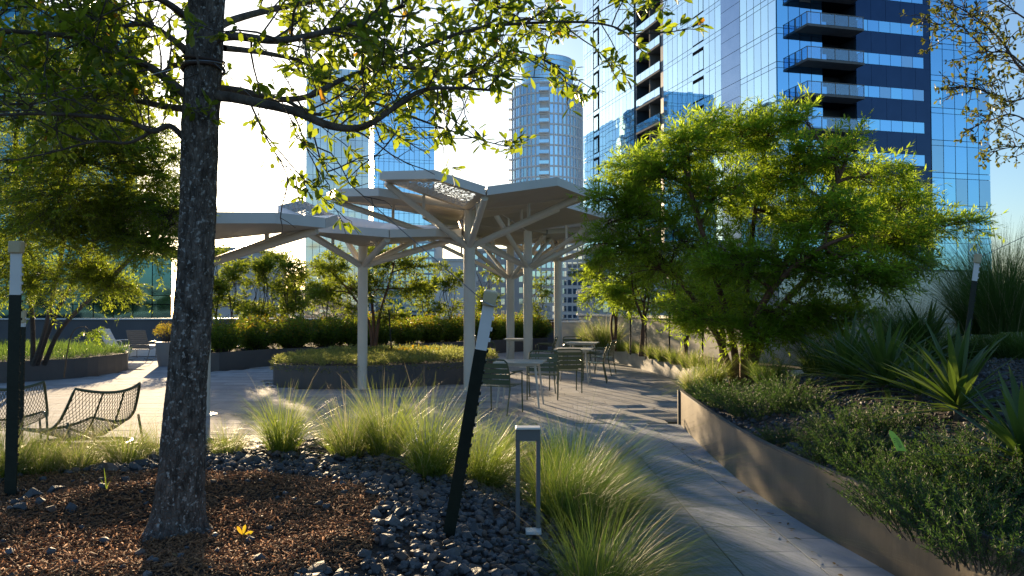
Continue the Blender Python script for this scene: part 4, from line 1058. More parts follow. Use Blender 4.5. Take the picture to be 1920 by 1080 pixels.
# feathery tree at the left, leaning out of its planter towards the camera
Yb = 17.6; Y0 = 9.9; b = at(70, 690, Yb); b.z = .4
stems = [[b, at(95, 610, 16.6), at(150, 500, 13.4), at(220, 380, 11), at(270, 300, 9.9)], [b + V(-.1, 0, 0), at(60, 590, 16.6), at(40, 430, 12.8), at(30, 280, 10.4), at(40, 150, 9.9)],
         [b + V(.1, .1, 0), at(115, 615, 16.6), at(200, 530, 13), at(280, 450, 10.4), at(325, 420, 9.6)], [b + V(0, -.15, 0), at(85, 615, 16), at(120, 450, 12), at(140, 300, 9.6), at(160, 180, 9)]]
pads = [pd(60, 180, 0, .8, .55, 1, .8, 1.2), pd(160, 200, -.9, .8, .55, 3, .8, 1.2), pd(250, 270, .2, .6, .42, 0, .85, 1.3), pd(305, 320, 0, .35, .32, 0, .9, .9), pd(60, 310, .3, .8, .55, 1, .65, 1.5), pd(160, 310, -.5, .8, .5, 3, .75, 1.7), pd(245, 370, .2, .65, .36, 0, .8, 1.6), pd(318, 395, -.3, .32, .28, 2, .9, .9),
        pd(60, 430, .3, .8, .5, 1, .5, 1.6), pd(165, 435, .2, .7, .42, 0, .6, 1.7), pd(255, 450, .2, .5, .26, 2, .8, 1.2), pd(60, 530, 1.0, .75, .34, 3, .4, 1.4), pd(165, 520, .8, .6, .24, 0, .5, 1.3), pd(292, 470, -.3, .3, .16, 2, .9, .6), pd(200, 230, .6, .7, .5, 0, .8, 1.2), pd(-30, 330, .2, .7, .8, 1, .6, 1.2), pd(-20, 480, .4, .6, .5, 1, .4, 1.2), pd(110, 380, -.4, .7, .5, 3, .7, 1.4), pd(215, 540, .9, .4, .14, 2, .6, .5),
        pd(100, 120, -.6, .8, .5, 3, .9, 1), pd(230, 180, -.3, .6, .5, 3, .9, .8)]
leafy_tree('feathery_tree', 'large dark feathery leaved tree leaning out of the left planter', 'tree', b, stems, pads, L_cypress, m_twig, .055, 24, 12, 24, .060, .0135, .36, .2)
# sprig hanging into the light
b = at(120, 700, 13.6); b.z = .45
st = [[b, at(128, 650, 13.4), at(140, 618, 13.2), at(165, 612, 13.1)]]
t = leafy_tree('sapling', 'bright yellow green sapling sprig lit by the sun before the lounge chairs', 'sapling', b, st, [(at(168, 622, 13.1), (.22, .15, .08), 0, .9, .5)], L_willow, m_twig, .014, 12, 4, 16, .08, .016, .22, .5)

# dark tree in the island and thin trees in the hedge planter
Y0 = 21.2; b = at(698, 653, Y0); b.z = .42
stems = [[b, at(690, 600, Y0), at(650, 540, Y0), at(610, 500, Y0)], [b + V(.06, 0, 0), at(712, 590, Y0), at(730, 530, Y0), at(740, 490, Y0)], [b + V(0, .1, 0), at(700, 590, Y0 + .3), at(690, 530, Y0 + .5), at(690, 480, Y0 + .5)]]
pads = [pd(620, 500, 0, .6, .36, 0, .8), pd(660, 540, 0, .6, .36, 0, .6), pd(740, 490, 0, .6, .3, 1, .8), pd(770, 540, 0, .5, .33, 1, .6), pd(700, 480, .4, .6, .3, 2, .8), pd(710, 540, .2, .6, .4, 2, .5, 1.3), pd(600, 545, 0, .4, .25, 0, .6, .6), pd(780, 500, .2, .35, .25, 1, .8, .6), pd(650, 575, .2, .4, .18, 0, .4, .5), pd(745, 590, .2, .45, .2, 1, .3, .6)]
leafy_tree('small_tree', 'small dark spreading tree rising from the island planter behind the slim post', 'tree', b, stems, pads, L_back, m_redbark, .05, 15, 8, 16, .12, .034, .36, .15)
for i, (px, Y, top, lab, wdt, dn) in enumerate([(432, 29, 488, 'thin young tree just right of the trunk behind the hedge', 30, 1), (468, 30, 510, 'wispy young tree second from the trunk behind the hedge', 22, .7), (522, 30, 470, 'young tree with a straight stem before the white building', 40, 1.2), (566, 31, 505, 'thin tree between the straight stemmed one and the dark one', 30, 1), (842, 30, 500, 'sparse pale young tree before the white wall between the posts', 32, 1), (910, 31, 510, 'sparse young tree behind the leaning stake top', 28, 1), (800, 31, 520, 'sparse tree between the island tree and the tall post', 26, .8), (1010, 32, 520, 'thin tree behind the far trio of posts', 20, .6), (405, 27, 478, 'young tree at the trunk edge, closest to the potted shrub', 26, 1.2), (495, 28, 478, 'leafy young tree between the wispy one and the straight stemmed one', 30, 1.3), (545, 27, 476, 'young tree just left of the island tree crown', 34, 1.4), (612, 30, 474, 'leafy young tree behind the left half of the island tree', 36, 1.5)]):
    b = at(px, 640, Y); b.z = .4; st = []
    for k in range(3): st.append([b + V(U(-.06, .06), U(-.05, .05), 0), at(px + U(-6, 6), 600, Y), at(px + U(-14, 14), (top + 600) / 2, Y), at(px + U(-18, 18), top + U(0, 20), Y)])
    pads = [(at(px + U(-wdt, wdt) * .7, U(top, 592), Y + U(-.3, .3)), (.34, .3, .30), k % 3, U(.4, .95), dn) for k in range(8)]
    leafy_tree('young_tree', lab, 'tree', b, st, pads, L_back, m_twig, .024, 8, 5, 11, .13, .046, .3, .05, 'young trees behind the hedge', .1)
for i, (px, py, Y, top, lab, wdt, dn) in enumerate([(1150, 640, 23, 478, 'light green tree at the far end of the curved planter', 50, 1), (1203, 650, 20.5, 486, 'red stem tree in the middle of the curved planter', 50, 1.1), (1283, 665, 17.5, 495, 'tree with a pale band on its red stem in the curved planter', 46, 1), (1352, 670, 15.5, 505, 'red stem tree at the near end of the curved planter beside the big tree', 45, .9)]):
    b = at(px, py, Y); b.z = .4; st = []
    for k in range(3): st.append([b + V(U(-.05, .05), U(-.05, .05), 0), at(px + U(-5, 8), py - 40, Y), at(px + U(-30, 30), (top + py) / 2 - 20, Y), at(px + U(-40, 40), top + U(0, 20), Y)])
    pads = [(at(px + U(-wdt, wdt), top + (k + .5) / 9 * 100, Y + U(-.6, .6)), (.55, .5, .3), k % 3, U(.5, .95), dn) for k in range(9)]
    t = leafy_tree('young_tree', lab, 'tree', b, st, pads, L_willow, m_redbark, .045, 10, 8, 16, .12, .026, .36, .15, 'trees in the curved concrete planter', .05)
    if i == 2:
        g = MB(); g.tube([(-.02, 0, .62), (-.02, 0, .68)], .085, 10); g.build('trunk_band', m_white, t)

# ---------------------------------------------------------------- the oak in front
Yt = 4.2
tr = [(325, 1010, 112), (328, 985, 98), (336, 940, 90), (341, 880, 86), (345, 800, 78), (350, 720, 73), (359, 620, 71), (366, 520, 67), (370, 420, 66), (373, 330, 67), (375, 240, 68), (380, 150, 69), (385, 60, 68), (390, -30, 66), (396, -160, 60), (400, -330, 48), (400, -520, 30)]
base = at(325, 1010, Yt); base.z = zbed(base.x, base.y)
oak = thing('oak_tree', 'large oak in the foreground with a leaning dark trunk and a broad leafy crown', 'tree', base)
cen = smooth_poly([(*tuple(at(x, y, Yt)), w_ / 2 * Yt / F) for x, y, w_ in tr], False, 1)
ctrl = [(at(x, y, Yt) - base, w_ * .96 / 2 * Yt / F) for x, y, w_ in tr]
rows = []; NS = 84
zs_ = np.array([c[0].z for c in ctrl]); xs_ = np.array([c[0].x for c in ctrl]); rs_ = np.array([c[1] for c in ctrl])
ZZ = np.concatenate([np.arange(zs_[0] - .08, 2.9, .011), np.arange(2.9, zs_[-1], .05)])
for z in ZZ:
    x = np.interp(z, zs_, xs_); r = np.interp(z, zs_, rs_); fl_ = .03 * math.exp(-max(0, z) / .07)
    for k in range(NS):
        th = 2 * PI * k / NS
        cx_, cy_ = math.cos(th), math.sin(th)
        q = noise.noise((cx_ * 5.2, cy_ * 5.2, z * 5)) ; rg = 1 - abs(noise.noise((cx_ * 9 + .3 * q, cy_ * 9, z * 7.5)) * 1.7); fine = noise.noise((cx_ * 22, cy_ * 22, z * 26))
        rr = r + .004 * q + .0065 * (rg - .6) + .0028 * fine + fl_ * (1 + .6 * math.sin(3 * th + 1) + .35 * math.sin(5 * th))
        rows.append((x + rr * cx_, rr * cy_, z))
nr_ = len(ZZ); idx = np.arange(nr_ - 1)[:, None] * NS + np.arange(NS)[None]; idx2 = np.arange(nr_ - 1)[:, None] * NS + (np.arange(NS)[None] + 1) % NS
fq = np.stack([idx, idx2, idx2 + NS, idx + NS], -1).reshape(-1, 4)
def bark_mat():
    m, n, l, p = new_mat('fissured_bark'); p.inputs['Roughness'].default_value = .8; p.inputs['Specular IOR Level'].default_value = .35
    tc = n.new('ShaderNodeTexCoord'); mp = n.new('ShaderNodeMapping'); mp.inputs['Scale'].default_value = (1, 1, .42); l.new(tc.outputs['Object'], mp.inputs[0])
    v = n.new('ShaderNodeTexVoronoi'); v.feature = 'DISTANCE_TO_EDGE'; v.inputs['Scale'].default_value = 62; l.new(mp.outputs[0], v.inputs['Vector'])
    t = n.new('ShaderNodeTexNoise'); t.inputs['Scale'].default_value = 30; t.inputs['Detail'].default_value = 8; l.new(mp.outputs[0], t.inputs['Vector'])
    r1 = n.new('ShaderNodeValToRGB'); r1.color_ramp.elements[0].color = (.050, .041, .036, 1); r1.color_ramp.elements[1].color = (.175, .150, .135, 1); r1.color_ramp.elements[0].position = .35; r1.color_ramp.elements[1].position = .7; l.new(t.outputs['Fac'], r1.inputs[0])
    t2 = n.new('ShaderNodeTexNoise'); t2.inputs['Scale'].default_value = 46; t2.inputs['Detail'].default_value = 3; l.new(tc.outputs['Object'], t2.inputs['Vector'])
    r2 = n.new('ShaderNodeValToRGB'); r2.color_ramp.elements[0].position = .58; r2.color_ramp.elements[1].position = .66; l.new(t2.outputs['Fac'], r2.inputs[0])
    mx = n.new('ShaderNodeMix'); mx.data_type = 'RGBA'; l.new(r2.outputs[0], mx.inputs[0]); l.new(r1.outputs[0], mx.inputs[6]); mx.inputs[7].default_value = (.36, .35, .34, 1); l.new(mx.outputs[2], p.inputs['Base Color'])
    ml = n.new('ShaderNodeMath'); ml.operation = 'MULTIPLY'; mr = n.new('ShaderNodeMapRange'); mr.inputs['From Max'].default_value = .012 * 18; l.new(v.outputs['Distance'], mr.inputs[0]); ad = n.new('ShaderNodeMath'); l.new(mr.outputs[0], ad.inputs[0]); l.new(t.outputs['Fac'], ad.inputs[1])
    b_ = n.new('ShaderNodeBump'); b_.inputs['Strength'].default_value = .9; b_.inputs['Distance'].default_value = .008; l.new(ad.outputs[0], b_.inputs['Height']); l.new(b_.outputs[0], p.inputs['Normal'])
    return m
m_fbark = bark_mat()
obj('trunk', mesh_np('trunk', rows, [fq], m_fbark, True), oak)
def rosette(wd, lv, p, d, n, ll, lw, rec=False, tw=.09):
    d = Vector(d).normalized(); e = p + d * tw; wd.add([p, p.lerp(e, .5) + rvec(.006), e], .0026, .0016, 3)
    D = np.array(tuple(d))[None] * RNG.uniform(.1, .9, (n, 1)) + RNG.normal(0, .62, (n, 3)) + [0, 0, -.12]
    P = np.array(tuple(e))[None] - np.array(tuple(d))[None] * RNG.uniform(0, tw * .7, (n, 1)); N = RNG.normal(0, .5, (n, 3)) + [0, 0, 1]
    lv.add(P, D, N, ll * RNG.uniform(.55, 1.15, n), lw * RNG.uniform(.8, 1.15, n), 'oval', rec)
def crown(limbs, off, base_, wd, lv, dens=1.0, side=(.35, .75), ll=.075, lw=.030, nros=5, rec_all=True, gap=.11, up=.1, taper=True, nl=(3, 7), vis=(-80, 2000)):
    for (pts, r0, r1, t0, k_) in limbs:
        P = [Vector(p) for p in smooth_poly([tuple(Vector(q) - base_) for q in pts], False, 5)]
        wd.add(P, r0, r1, 8)
        L = sum((P[i + 1] - P[i]).length for i in range(len(P) - 1)); n = int(L / gap * dens * k_)
        for i in range(n):
            t = t0 + (1 - t0) * (i + random.random()) / n; p = lerp_poly(P, t); i0 = min(int(t * (len(P) - 1)), len(P) - 2); T = (P[i0 + 1] - P[i0]).normalized()
            d = (T * .55 + rvec(.62)); d.z += up; d.normalize(); l = U(*side) * (1.05 - .45 * t)
            B = bow(p, p + d * l, 5, .03, .05); wd.add(B, max(.004, r1 * .8), .0024, 4)
            for j in range(int(nros * l / .5 + 1)):
                q = lerp_poly(B, U(.25, 1)); rosette(wd, lv, q, d * .6 + rvec(.6), random.randint(*nl), ll, lw, rec_all, U(.05, .14))
            rosette(wd, lv, B[-1], d, random.randint(*nl), ll, lw, rec_all, .05)
wd = Wood(); lv = Leaves(); lb = Wood()
def PX(*l): return [at(x, y, Y) for x, y, Y in l]
limbs = [
    (PX((392, 180, 4.2), (430, 182, 4.15), (480, 192, 4.1), (550, 208, 4.0), (620, 236, 3.95), (680, 238, 3.9), (735, 205, 3.9), (790, 170, 3.9), (850, 165, 4.0), (930, 170, 4.1)), .030, .006, .30, 1.0),
    (PX((390, 165, 4.25), (450, 170, 4.4), (520, 186, 4.6), (580, 180, 4.7), (640, 150, 4.8), (700, 130, 4.9), (780, 128, 4.9), (840, 150, 4.8), (900, 128, 4.7), (960, 95, 4.7), (1050, 125, 4.6)), .022, .005, .25, 1.25),
    (PX((395, 75, 4.2), (440, 68, 4.1), (520, 76, 3.9), (600, 62, 3.8), (680, 40, 3.8), (760, 10, 3.8)), .026, .008, .25, 1.3),
    (PX((680, 130, 4.9), (740, 110, 4.6), (800, 85, 4.4), (870, 60, 4.3), (930, 48, 4.2), (1020, 42, 4.2), (1100, 42, 4.1), (1150, 50, 4.1), (1180, 66, 4.1)), .014, .004, .1, .9),
    (PX((395, 60, 4.2), (430, 40, 4.5), (500, 20, 5.0), (600, 0, 5.3), (720, -20, 5.5), (850, -10, 5.6), (950, 20, 5.6), (1000, 60, 5.5)), .026, .006, .25, 1.3),
    (PX((540, 190, 4.6), (600, 215, 4.8), (680, 190, 5.0), (760, 215, 5.1), (830, 240, 5.0), (900, 262, 4.9), (950, 275, 4.8)), .012, .003, .1, .6),
    (PX((420, 90, 4.3), (500, 100, 4.8), (580, 120, 5.2), (660, 165, 5.4), (740, 180, 5.4)), .018, .005, .3, 1.1),
    (PX((575, 205, 4.0), (590, 260, 3.9), (605, 310, 3.85), (630, 345, 3.8)), .006, .002, .2, .5),
    (PX((470, 195, 4.1), (500, 260, 4.1), (530, 310, 4.1), (545, 350, 4.1)), .006, .002, .2, .55),
    (PX((700, 225, 3.9), (720, 270, 3.9), (745, 245, 3.9)), .004, .002, .3, .4),
    # left side
    (PX((352, 180, 4.2), (320, 155, 4.2), (280, 125, 4.2), (220, 100, 4.2), (140, 70, 4.1), (60, 62, 4.0), (-60, 50, 3.9)), .026, .008, .22, 1.74),
    (PX((350, 205, 4.2), (300, 198, 4.3), (250, 188, 4.4), (150, 178, 4.5), (60, 195, 4.5), (-60, 190, 4.4)), .020, .006, .22, 1.59),
    (PX((348, 262, 4.2), (318, 236, 4.15), (285, 246, 4.1), (235, 226, 4.0), (130, 215, 3.9), (30, 214, 3.8), (-60, 220, 3.7)), .018, .005, .22, 1.30),
    (PX((285, 246, 4.1), (240, 268, 4.1), (180, 265, 4.1), (100, 285, 4.1), (30, 300, 4.1)), .010, .003, .2, .8),
    (PX((352, 98, 4.2), (325, 75, 4.3), (270, 45, 4.4), (200, 52, 4.6), (100, 20, 4.8), (0, 10, 4.9)), .022, .006, .22, 1.89),
    (PX((356, 40, 4.2), (320, 10, 4.0), (260, -20, 3.8), (180, -30, 3.7), (60, -40, 3.6)), .022, .006, .22, 1.59),
    (PX((352, 130, 4.2), (330, 122, 4.5), (280, 145, 4.9), (200, 135, 5.2), (100, 130, 5.4), (0, 110, 5.5)), .018, .005, .3, 1.2),
    (PX((345, 25, 4.1), (357, 60, 3.95), (368, 100, 3.95), (378, 150, 4.0)), .010, .005, .7, .2),
    # above the picture, closing the crown
    (PX((390, -60, 4.2), (450, -150, 4.4), (560, -230, 4.6), (720, -260, 4.8)), .022, .006, .2, .9),
    (PX((390, -60, 4.2), (330, -160, 4.0), (220, -240, 3.9), (60, -260, 3.9)), .022, .006, .2, .9),
    (PX((398, -200, 4.2), (420, -320, 4.8), (430, -420, 5.4)), .018, .005, .2, .9),
    (PX((398, -200, 4.2), (390, -330, 3.8), (380, -440, 3.3)), .018, .005, .2, .9),
]
crown(limbs, None, base, wd, lv, dens=1.45, ll=.076, lw=.030, up=.24)
wd.build('limbs', m_bark, oak)
# leaves: the largest as separate parts, the rest one part
LM = Leaves(); LM.add(np.array([[0, 0, 0.]]), np.array([[1., 0, 0]]), np.array([[0, 0, 1.]]), 1, 1, 'oval'); leaf_me = mesh_np('leaf', LM.v[0], LM.f, L_oak)
def split_leaves(parent, base_, rec, limit, m, me):
    sc_ = []
    for r in rec:
        q = proj(Vector(r[0]) + base_); sc_.append(r[4] / q[2] if q and -20 < q[0] < 1940 and -20 < q[1] < 1100 else -1)
    od = sorted(range(len(rec)), key=lambda i: -sc_[i]); rest = Leaves(); R = []
    for k, i in enumerate(od):
        P, D, S, N, l, w_ = rec[i]
        if k < limit and sc_[i] > 0:
            o = obj('leaf', me, parent); M = Matrix.Identity(4)
            for a in range(3): M[a][0], M[a][1], M[a][2], M[a][3] = D[a] * l, S[a] * w_, N[a] * w_, P[a]
            o.matrix_local = M
        else: R.append(rec[i])
    Z = [np.array([r[j] for r in R]) for j in range(6)]
    rest.add(Z[0], Z[1], Z[3], Z[4], Z[5], 'oval'); rest.build('crown', m, parent, kind='stuff')
def kept(r):
    x, y, z = r[0][0] + base.x, r[0][1] + base.y, r[0][2] + base.z
    low = 2.50 if x > -.70 else (2.15 if x > -1.5 else 1.75)
    return z > low + .10 * math.sin(x * 9) - .12 * (random.random() < .12)
lv.rec = [r for r in lv.rec if kept(r)]
split_leaves(oak, base, lv.rec, 290, L_oak, leaf_me)
for k, (y, rr) in enumerate([(112, .104), (122, .108), (131, .106)]):
    c = at(381, y, Yt) - base; g = MB(); g.tube([(c.x + rr * math.cos(a), rr * math.sin(a), c.z + .018 * math.sin(a + k) - .012 * math.cos(a)) for a in np.linspace(0, 2 * PI, 25)[:-1]], .008 if k != 1 else .004, 8, True); g.build('tie_hose', m_hose if k != 1 else m_wire, oak, smooth=True)

# overhanging branches at the upper right, from a tree outside the frame
b = V(4.9, 6.0, .8); t = thing('overhanging_tree', 'small leaved branches reaching in at the upper right corner', 'tree', b)
wd = Wood(); wd.add([V(0, 0, -.1), V(.05, 0, 1), V(0, .05, 2.2), V(-.05, 0, 3.4)], .08, .04, 10); wd.build('trunk', m_bark, t)
wd = Wood(); lv = Leaves(); Yr = 5.8
limbs = [(PX((2090, 330, Yr), (1990, 200, Yr), (1915, 130, Yr), (1880, 80, Yr), (1840, 40, Yr), (1790, 10, Yr)), .014, .004, .3, 1.2), (PX((1990, 200, Yr), (1900, 105, Yr - .1), (1850, 95, Yr - .1), (1800, 48, Yr - .1), (1745, 48, Yr - .1)), .008, .003, .3, 1.2),
         (PX((2090, 320, Yr), (1960, 190, Yr + .2), (1890, 190, Yr + .2), (1830, 165, Yr + .2), (1800, 165, Yr + .2)), .010, .003, .35, 1.2), (PX((2050, 330, Yr), (1960, 250, Yr), (1900, 215, Yr), (1860, 225, Yr), (1830, 235, Yr)), .008, .003, .4, 1.1), (PX((2050, 360, Yr), (1960, 290, Yr), (1910, 275, Yr), (1860, 285, Yr)), .007, .002, .4, 1.0),
         (PX((2040, 120, Yr), (1960, 60, Yr), (1900, 20, Yr), (1850, -20, Yr)), .010, .003, .2, 1.2)]
crown(limbs, None, b, wd, lv, dens=1.25, side=(.12, .34), ll=.042, lw=.021, nros=5, gap=.085)
wd.add([V(-.05, 0, 3.2), at(2090, 330, Yr) - b], .03, .014, 8)
wd.build('limbs', m_bark, t)
LM2 = mesh_np('leaf', LM.v[0], LM.f, L_oak2); split_leaves(t, b, lv.rec, 0, L_oak2, LM2)

# ================================================================== OBJECTS
def t_post(label, top, bot, white=.38, cap=.055, wd=.046, studs=True):
    top = Vector(top); bot = Vector(bot); ax = (bot - top); L = ax.length; ax.normalize()
    t = thing('stake', label, 'stake', bot, 0, 'steel plant stakes with tan caps'); x = ax.cross(Vector((0, 1, 0))).normalized(); 
    if x.x < 0: x = -x
    y = x.cross(ax); R = Matrix((x, y, ax)).transposed(); o = top - bot
    def seg(a, b_, w_, name, m):
        g = MB(); c = o + ax * ((a + b_) / 2); g.box(c, (w_, .010, b_ - a), R); g.box(c - y * .0 + x * .004 + y * (.026 if y.y > 0 else -.026), (.009, .042, b_ - a), R)
        return g.build(name, m, t, kind=None)
    seg(cap * .6, white, wd * .92, 'painted_top', m_tpost_white); seg(white, L + .1, wd, 'shaft', m_tpost)
    g = MB(); g.box(o + ax * cap * .5, (wd * 1.08, .05, cap), R); g.build('cap', m_cap, t, bevel=.006)
    if studs:
        k = white * .45; i = 0
        while k < L - .1:
            g = MB(); g.box(o + ax * k + x * (wd * .5 + .002), (.010, .014, .016), R); g.build('stud', m_tpost_white if k < white else m_tpost, t); k += .055
    return t
tp = [at(921, 545, 3.9), gpix(840, 1010, zbed)]
t_post('leaning dark green stake with a white top in the middle of the gravel', tp[0], tp[1], .30, .075, .062)
t_post('upright dark stake with a white top and tan cap at the left edge', at(31, 452, 4.9), at(20, 915, 4.9), .33, .075, .072)
t_post('short tan capped stake standing just right of the left upright one', at(42, 582, 7.8), at(36, 850, 7.8), .16, .12, .055)
p = at(1812, 640, 7.6); t_post('thin tilted stake with a white top among the yuccas at the right', at(1834, 476, 7.6), p + (p - at(1834, 476, 7.6)) * .25, .26, .09, .05)
def wire(label, pts, r=.0022, twist=False):
    g = MB(); g.tube(pts, r, 5)
    o = g.build('guy_wire', m_wire, None); tag(o, label, 'wire', 'guy wires of the tied trees')
wp = bow(at(402, 118, 4.12), at(915, 572, 3.9), 10, -.004, 0)
wire('twisted guy wire from the trunk down to the leaning stake', wp, .0024)
g = MB(); c = at(917, 570, 3.9); g.tube([c + V(.036 * math.cos(a), .03 * math.sin(a), -.03 * math.cos(a) * .5) for a in np.linspace(0, 2 * PI, 17)[:-1]], .003, 5, True)
tag(g.build('wire_loop', m_wire, None), 'loop of wire wound round the top of the leaning stake', 'wire')
wire('guy wire from the trunk running out to the left', bow(at(350, 122, 4.15), at(-60, 228, 3.9), 8, -.004, 0))
wire('thin guy wire from the right stake up to the right edge', bow(at(1838, 482, 7.6), at(1990, 410, 7.4), 6, -.003, 0), .003)
for (px, y0, y1, Y, lab) in [(1182, 640, 590, 21.5, 'thin black stake left of the red stem tree'), (1211, 640, 592, 19.8, 'thin black stake right of the red stem tree'), (1255, 645, 585, 18.6, 'thin black stake before the sunlit wall'), (1317, 655, 588, 16.4, 'thin black stake near the big tree'), (735, 655, 585, 20.2, 'thin black stake beside the island tree')]:
    a = at(px, y0, Y); a.z = .38; g = MB(); g.tube([a, at(px - 6 if px < 800 else px, y1 - 5, Y)], .022, 6); tag(g.build('tree_stake', m_tpost, None), lab, 'stake', 'thin tree stakes')

# bollard light
p = gpix(990, 1003, zbed, 3.5); s = p.y / F
t = thing('bollard_light', 'slim grey arch shaped bollard light standing in the gravel', 'light', p, 0)
H = at(988, 803, p.y).z - p.z; Wb = 46 * s
g = MB()
for sx in (-1, 1):
    g = MB(); g.box((sx * (Wb / 2 - 4 * s) , 0, H / 2 - .02), (8 * s, .05, H + .02 - .0)); g.build('leg', m_grey, t, bevel=.002)
g = MB(); g.box((0, 0, H - 11 * s), (Wb, .056, 22 * s)); g.build('head', m_grey, t, bevel=.002)
g = MB(); g.box((0, 0, H + .004), (Wb * .99, .09, .012)); g.build('cap_plate', m_white, t, bevel=.002)
g = MB(); g.box((0, 0, H - 22.6 * s), (Wb * .55, .04, .004)); g.build('lens', m_white, t)
p2 = gpix(996, 1000, zbed, 3.5); g = MB(); g.box((.03, -.05, .035), (.09, .09, .02)); g.build('base_plate', m_white, t, bevel=.003)

# plant tag with printed bars
p = at(1678, 826, 5.15); t = thing('plant_tag', 'yellow green printed plant tag stuck among the rosemary', 'tag', p)
m_tag = mat('tag_plastic', (.42, .62, .04), None, 3, .4); m_ink = mat('tag_ink', (.03, .05, .02), None, 3, .6)
Rt_ = Matrix.Rotation(math.radians(-18), 3, 'Y') @ Matrix.Rotation(math.radians(-20), 3, 'X')
g = MB(); 
prof = [(-.018, -.062), (.038, -.085), (.034, .0), (.016, .055), (-.004, .072), (-.016, .05)]
pts = [Rt_ @ Vector((x, 0, z)) for x, z in prof] + [Rt_ @ Vector((x, .0016, z)) for x, z in prof]; k = len(prof)
g.add(pts, [tuple(range(k)), tuple(range(2 * k - 1, k - 1, -1))] + [(i, k + i, k + (i + 1) % k, (i + 1) % k) for i in range(k)]); g.build('card', m_tag, t)
g = MB()
for i in range(9): g.box(Rt_ @ Vector((.014, -.0012, -.05 + i * .0075)), (.02, .0008, U(.0015, .004)), Rt_)
for i in range(3): g.box(Rt_ @ Vector((-.006 + .004 * i, -.0012, -.01 + .012 * i)), (.010, .0008, .003), Rt_)
g.build('bar_code', m_ink, t, kind='stuff')

# ---- furniture
def chair_proto(label, m=m_olive):
    t = thing('slat_chair', label, 'chair', (0, 0, 0), 0, 'olive slatted chairs at the cafe tables')
    # facing +y (towards its table); back at -y
    g = MB()
    W2 = .27
    for sx in (-1, 1):
        g = MB(); g.tube([(sx * W2, .24, 0), (sx * W2, .22, .42), (sx * W2, .22, .62), (sx * W2, .1, .645), (sx * W2, -.2, .62)], .012, 8); g.build('leg', m, t, smooth=True)
        g = MB(); g.tube([(sx * W2 * .95, -.30, 0), (sx * W2, -.22, .40), (sx * W2, -.24, .62), (sx * W2 * .96, -.31, .80)], .012, 8); g.build('leg', m, t, smooth=True)
        g = MB(); g.box((sx * (W2 + .012), .02, .655), (.045, .34, .016)); g.build('armrest', m, t, bevel=.004)
    g = MB(); g.tube([(-W2 * .96, -.31, .80), (-W2 * .8, -.32, .835), (0, -.325, .84), (W2 * .8, -.32, .835), (W2 * .96, -.31, .80)], .014, 8); g.build('back_rail', m, t, smooth=True)
    for k in range(4):
        z = .50 + .083 * k; y = -.232 - .022 * k; c = .018; g = MB()
        g.add([(-W2, y, z - .034), (-W2 * .4, y - c, z - .034), (W2 * .4, y - c, z - .034), (W2, y, z - .034), (-W2, y - .008, z + .034), (-W2 * .4, y - c - .008, z + .034), (W2 * .4, y - c - .008, z + .034), (W2, y - .008, z + .034)], [(0, 1, 5, 4), (1, 2, 6, 5), (2, 3, 7, 6)]); g.build('back_slat', m, t)
    for k in range(6):
        y = -.19 + .083 * k; g = MB(); g.box((0, y, .44 - .012 * (k < 3) + .004 * k * 0), (W2 * 2 - .02, .07, .012)); g.build('seat_slat', m, t, bevel=.003)
    return t
def table_proto(label):
    t = thing('cafe_table', label, 'table', (0, 0, 0), 0, 'square cream cafe tables')
    g = MB(); g.box((0, 0, .735), (.80, .80, .022)); g.build('tabletop', m_tabletop, t, bevel=.004)
    g = MB()
    for sx in (-1, 1):
        g.box((sx * .30, 0, .702), (.03, .58, .04)); g.box((0, sx * .30, .7015), (.57, .03, .04))
    g.build('apron', m_tabletop, t, kind='stuff')
    for sx in (-1, 1):
        for sy in (-1, 1): g = MB(); g.tube([(sx * .27, sy * .27, .72), (sx * .345, sy * .345, 0)], [.02, .014], 8); g.build('leg', m_tabletop, t, smooth=True)
    return t
def gxy(px, Y): return ((px - 960) / F * Y, Y)
tb = [(976, 13.3, -8, 'nearest square cream table, in front of the tall post'), (1076, 17.5, -10, 'second square table, with an olive chair in front of it'), (1092, 20.8, -12, 'third square table by the start of the curved planter'), (972, 23.4, -5, 'far table standing between the two slim posts')]
T0 = None
for px, Y, rz, lab in tb:
    x, y = gxy(px, Y)
    if T0 is None: T0 = table_proto(lab); T0.location = (x, y, 0); T0.rotation_euler = (0, 0, math.radians(rz))
    else: copy_tree(T0, (x, y, 0), math.radians(rz), lab)
ch = [(938, 12.4, -25, 'chair nearest the camera, half sunk in the grass before the first table'), (1018, 14.4, 175, 'chair on the far side of the first table'), (1060, 15.6, 8, 'chair with its back to the camera before the second table'), (1112, 17.6, 82, 'chair on the right side of the second table, turned left'), (1078, 21.9, 190, 'chair tucked behind the third table'), (1022, 22.2, 80, 'pale lit chair beside the right slim post, turned left'), (912, 23.4, -85, 'chair left of the far table behind the tall post'), (1128, 19.6, 70, 'chair on the right of the third table')]
C0 = None
for px, Y, rz, lab in ch:
    x, y = gxy(px, Y)
    if C0 is None: C0 = chair_proto(lab); C0.location = (x, y, 0); C0.rotation_euler = (0, 0, math.radians(rz))
    else: copy_tree(C0, (x, y, 0), math.radians(rz), lab)

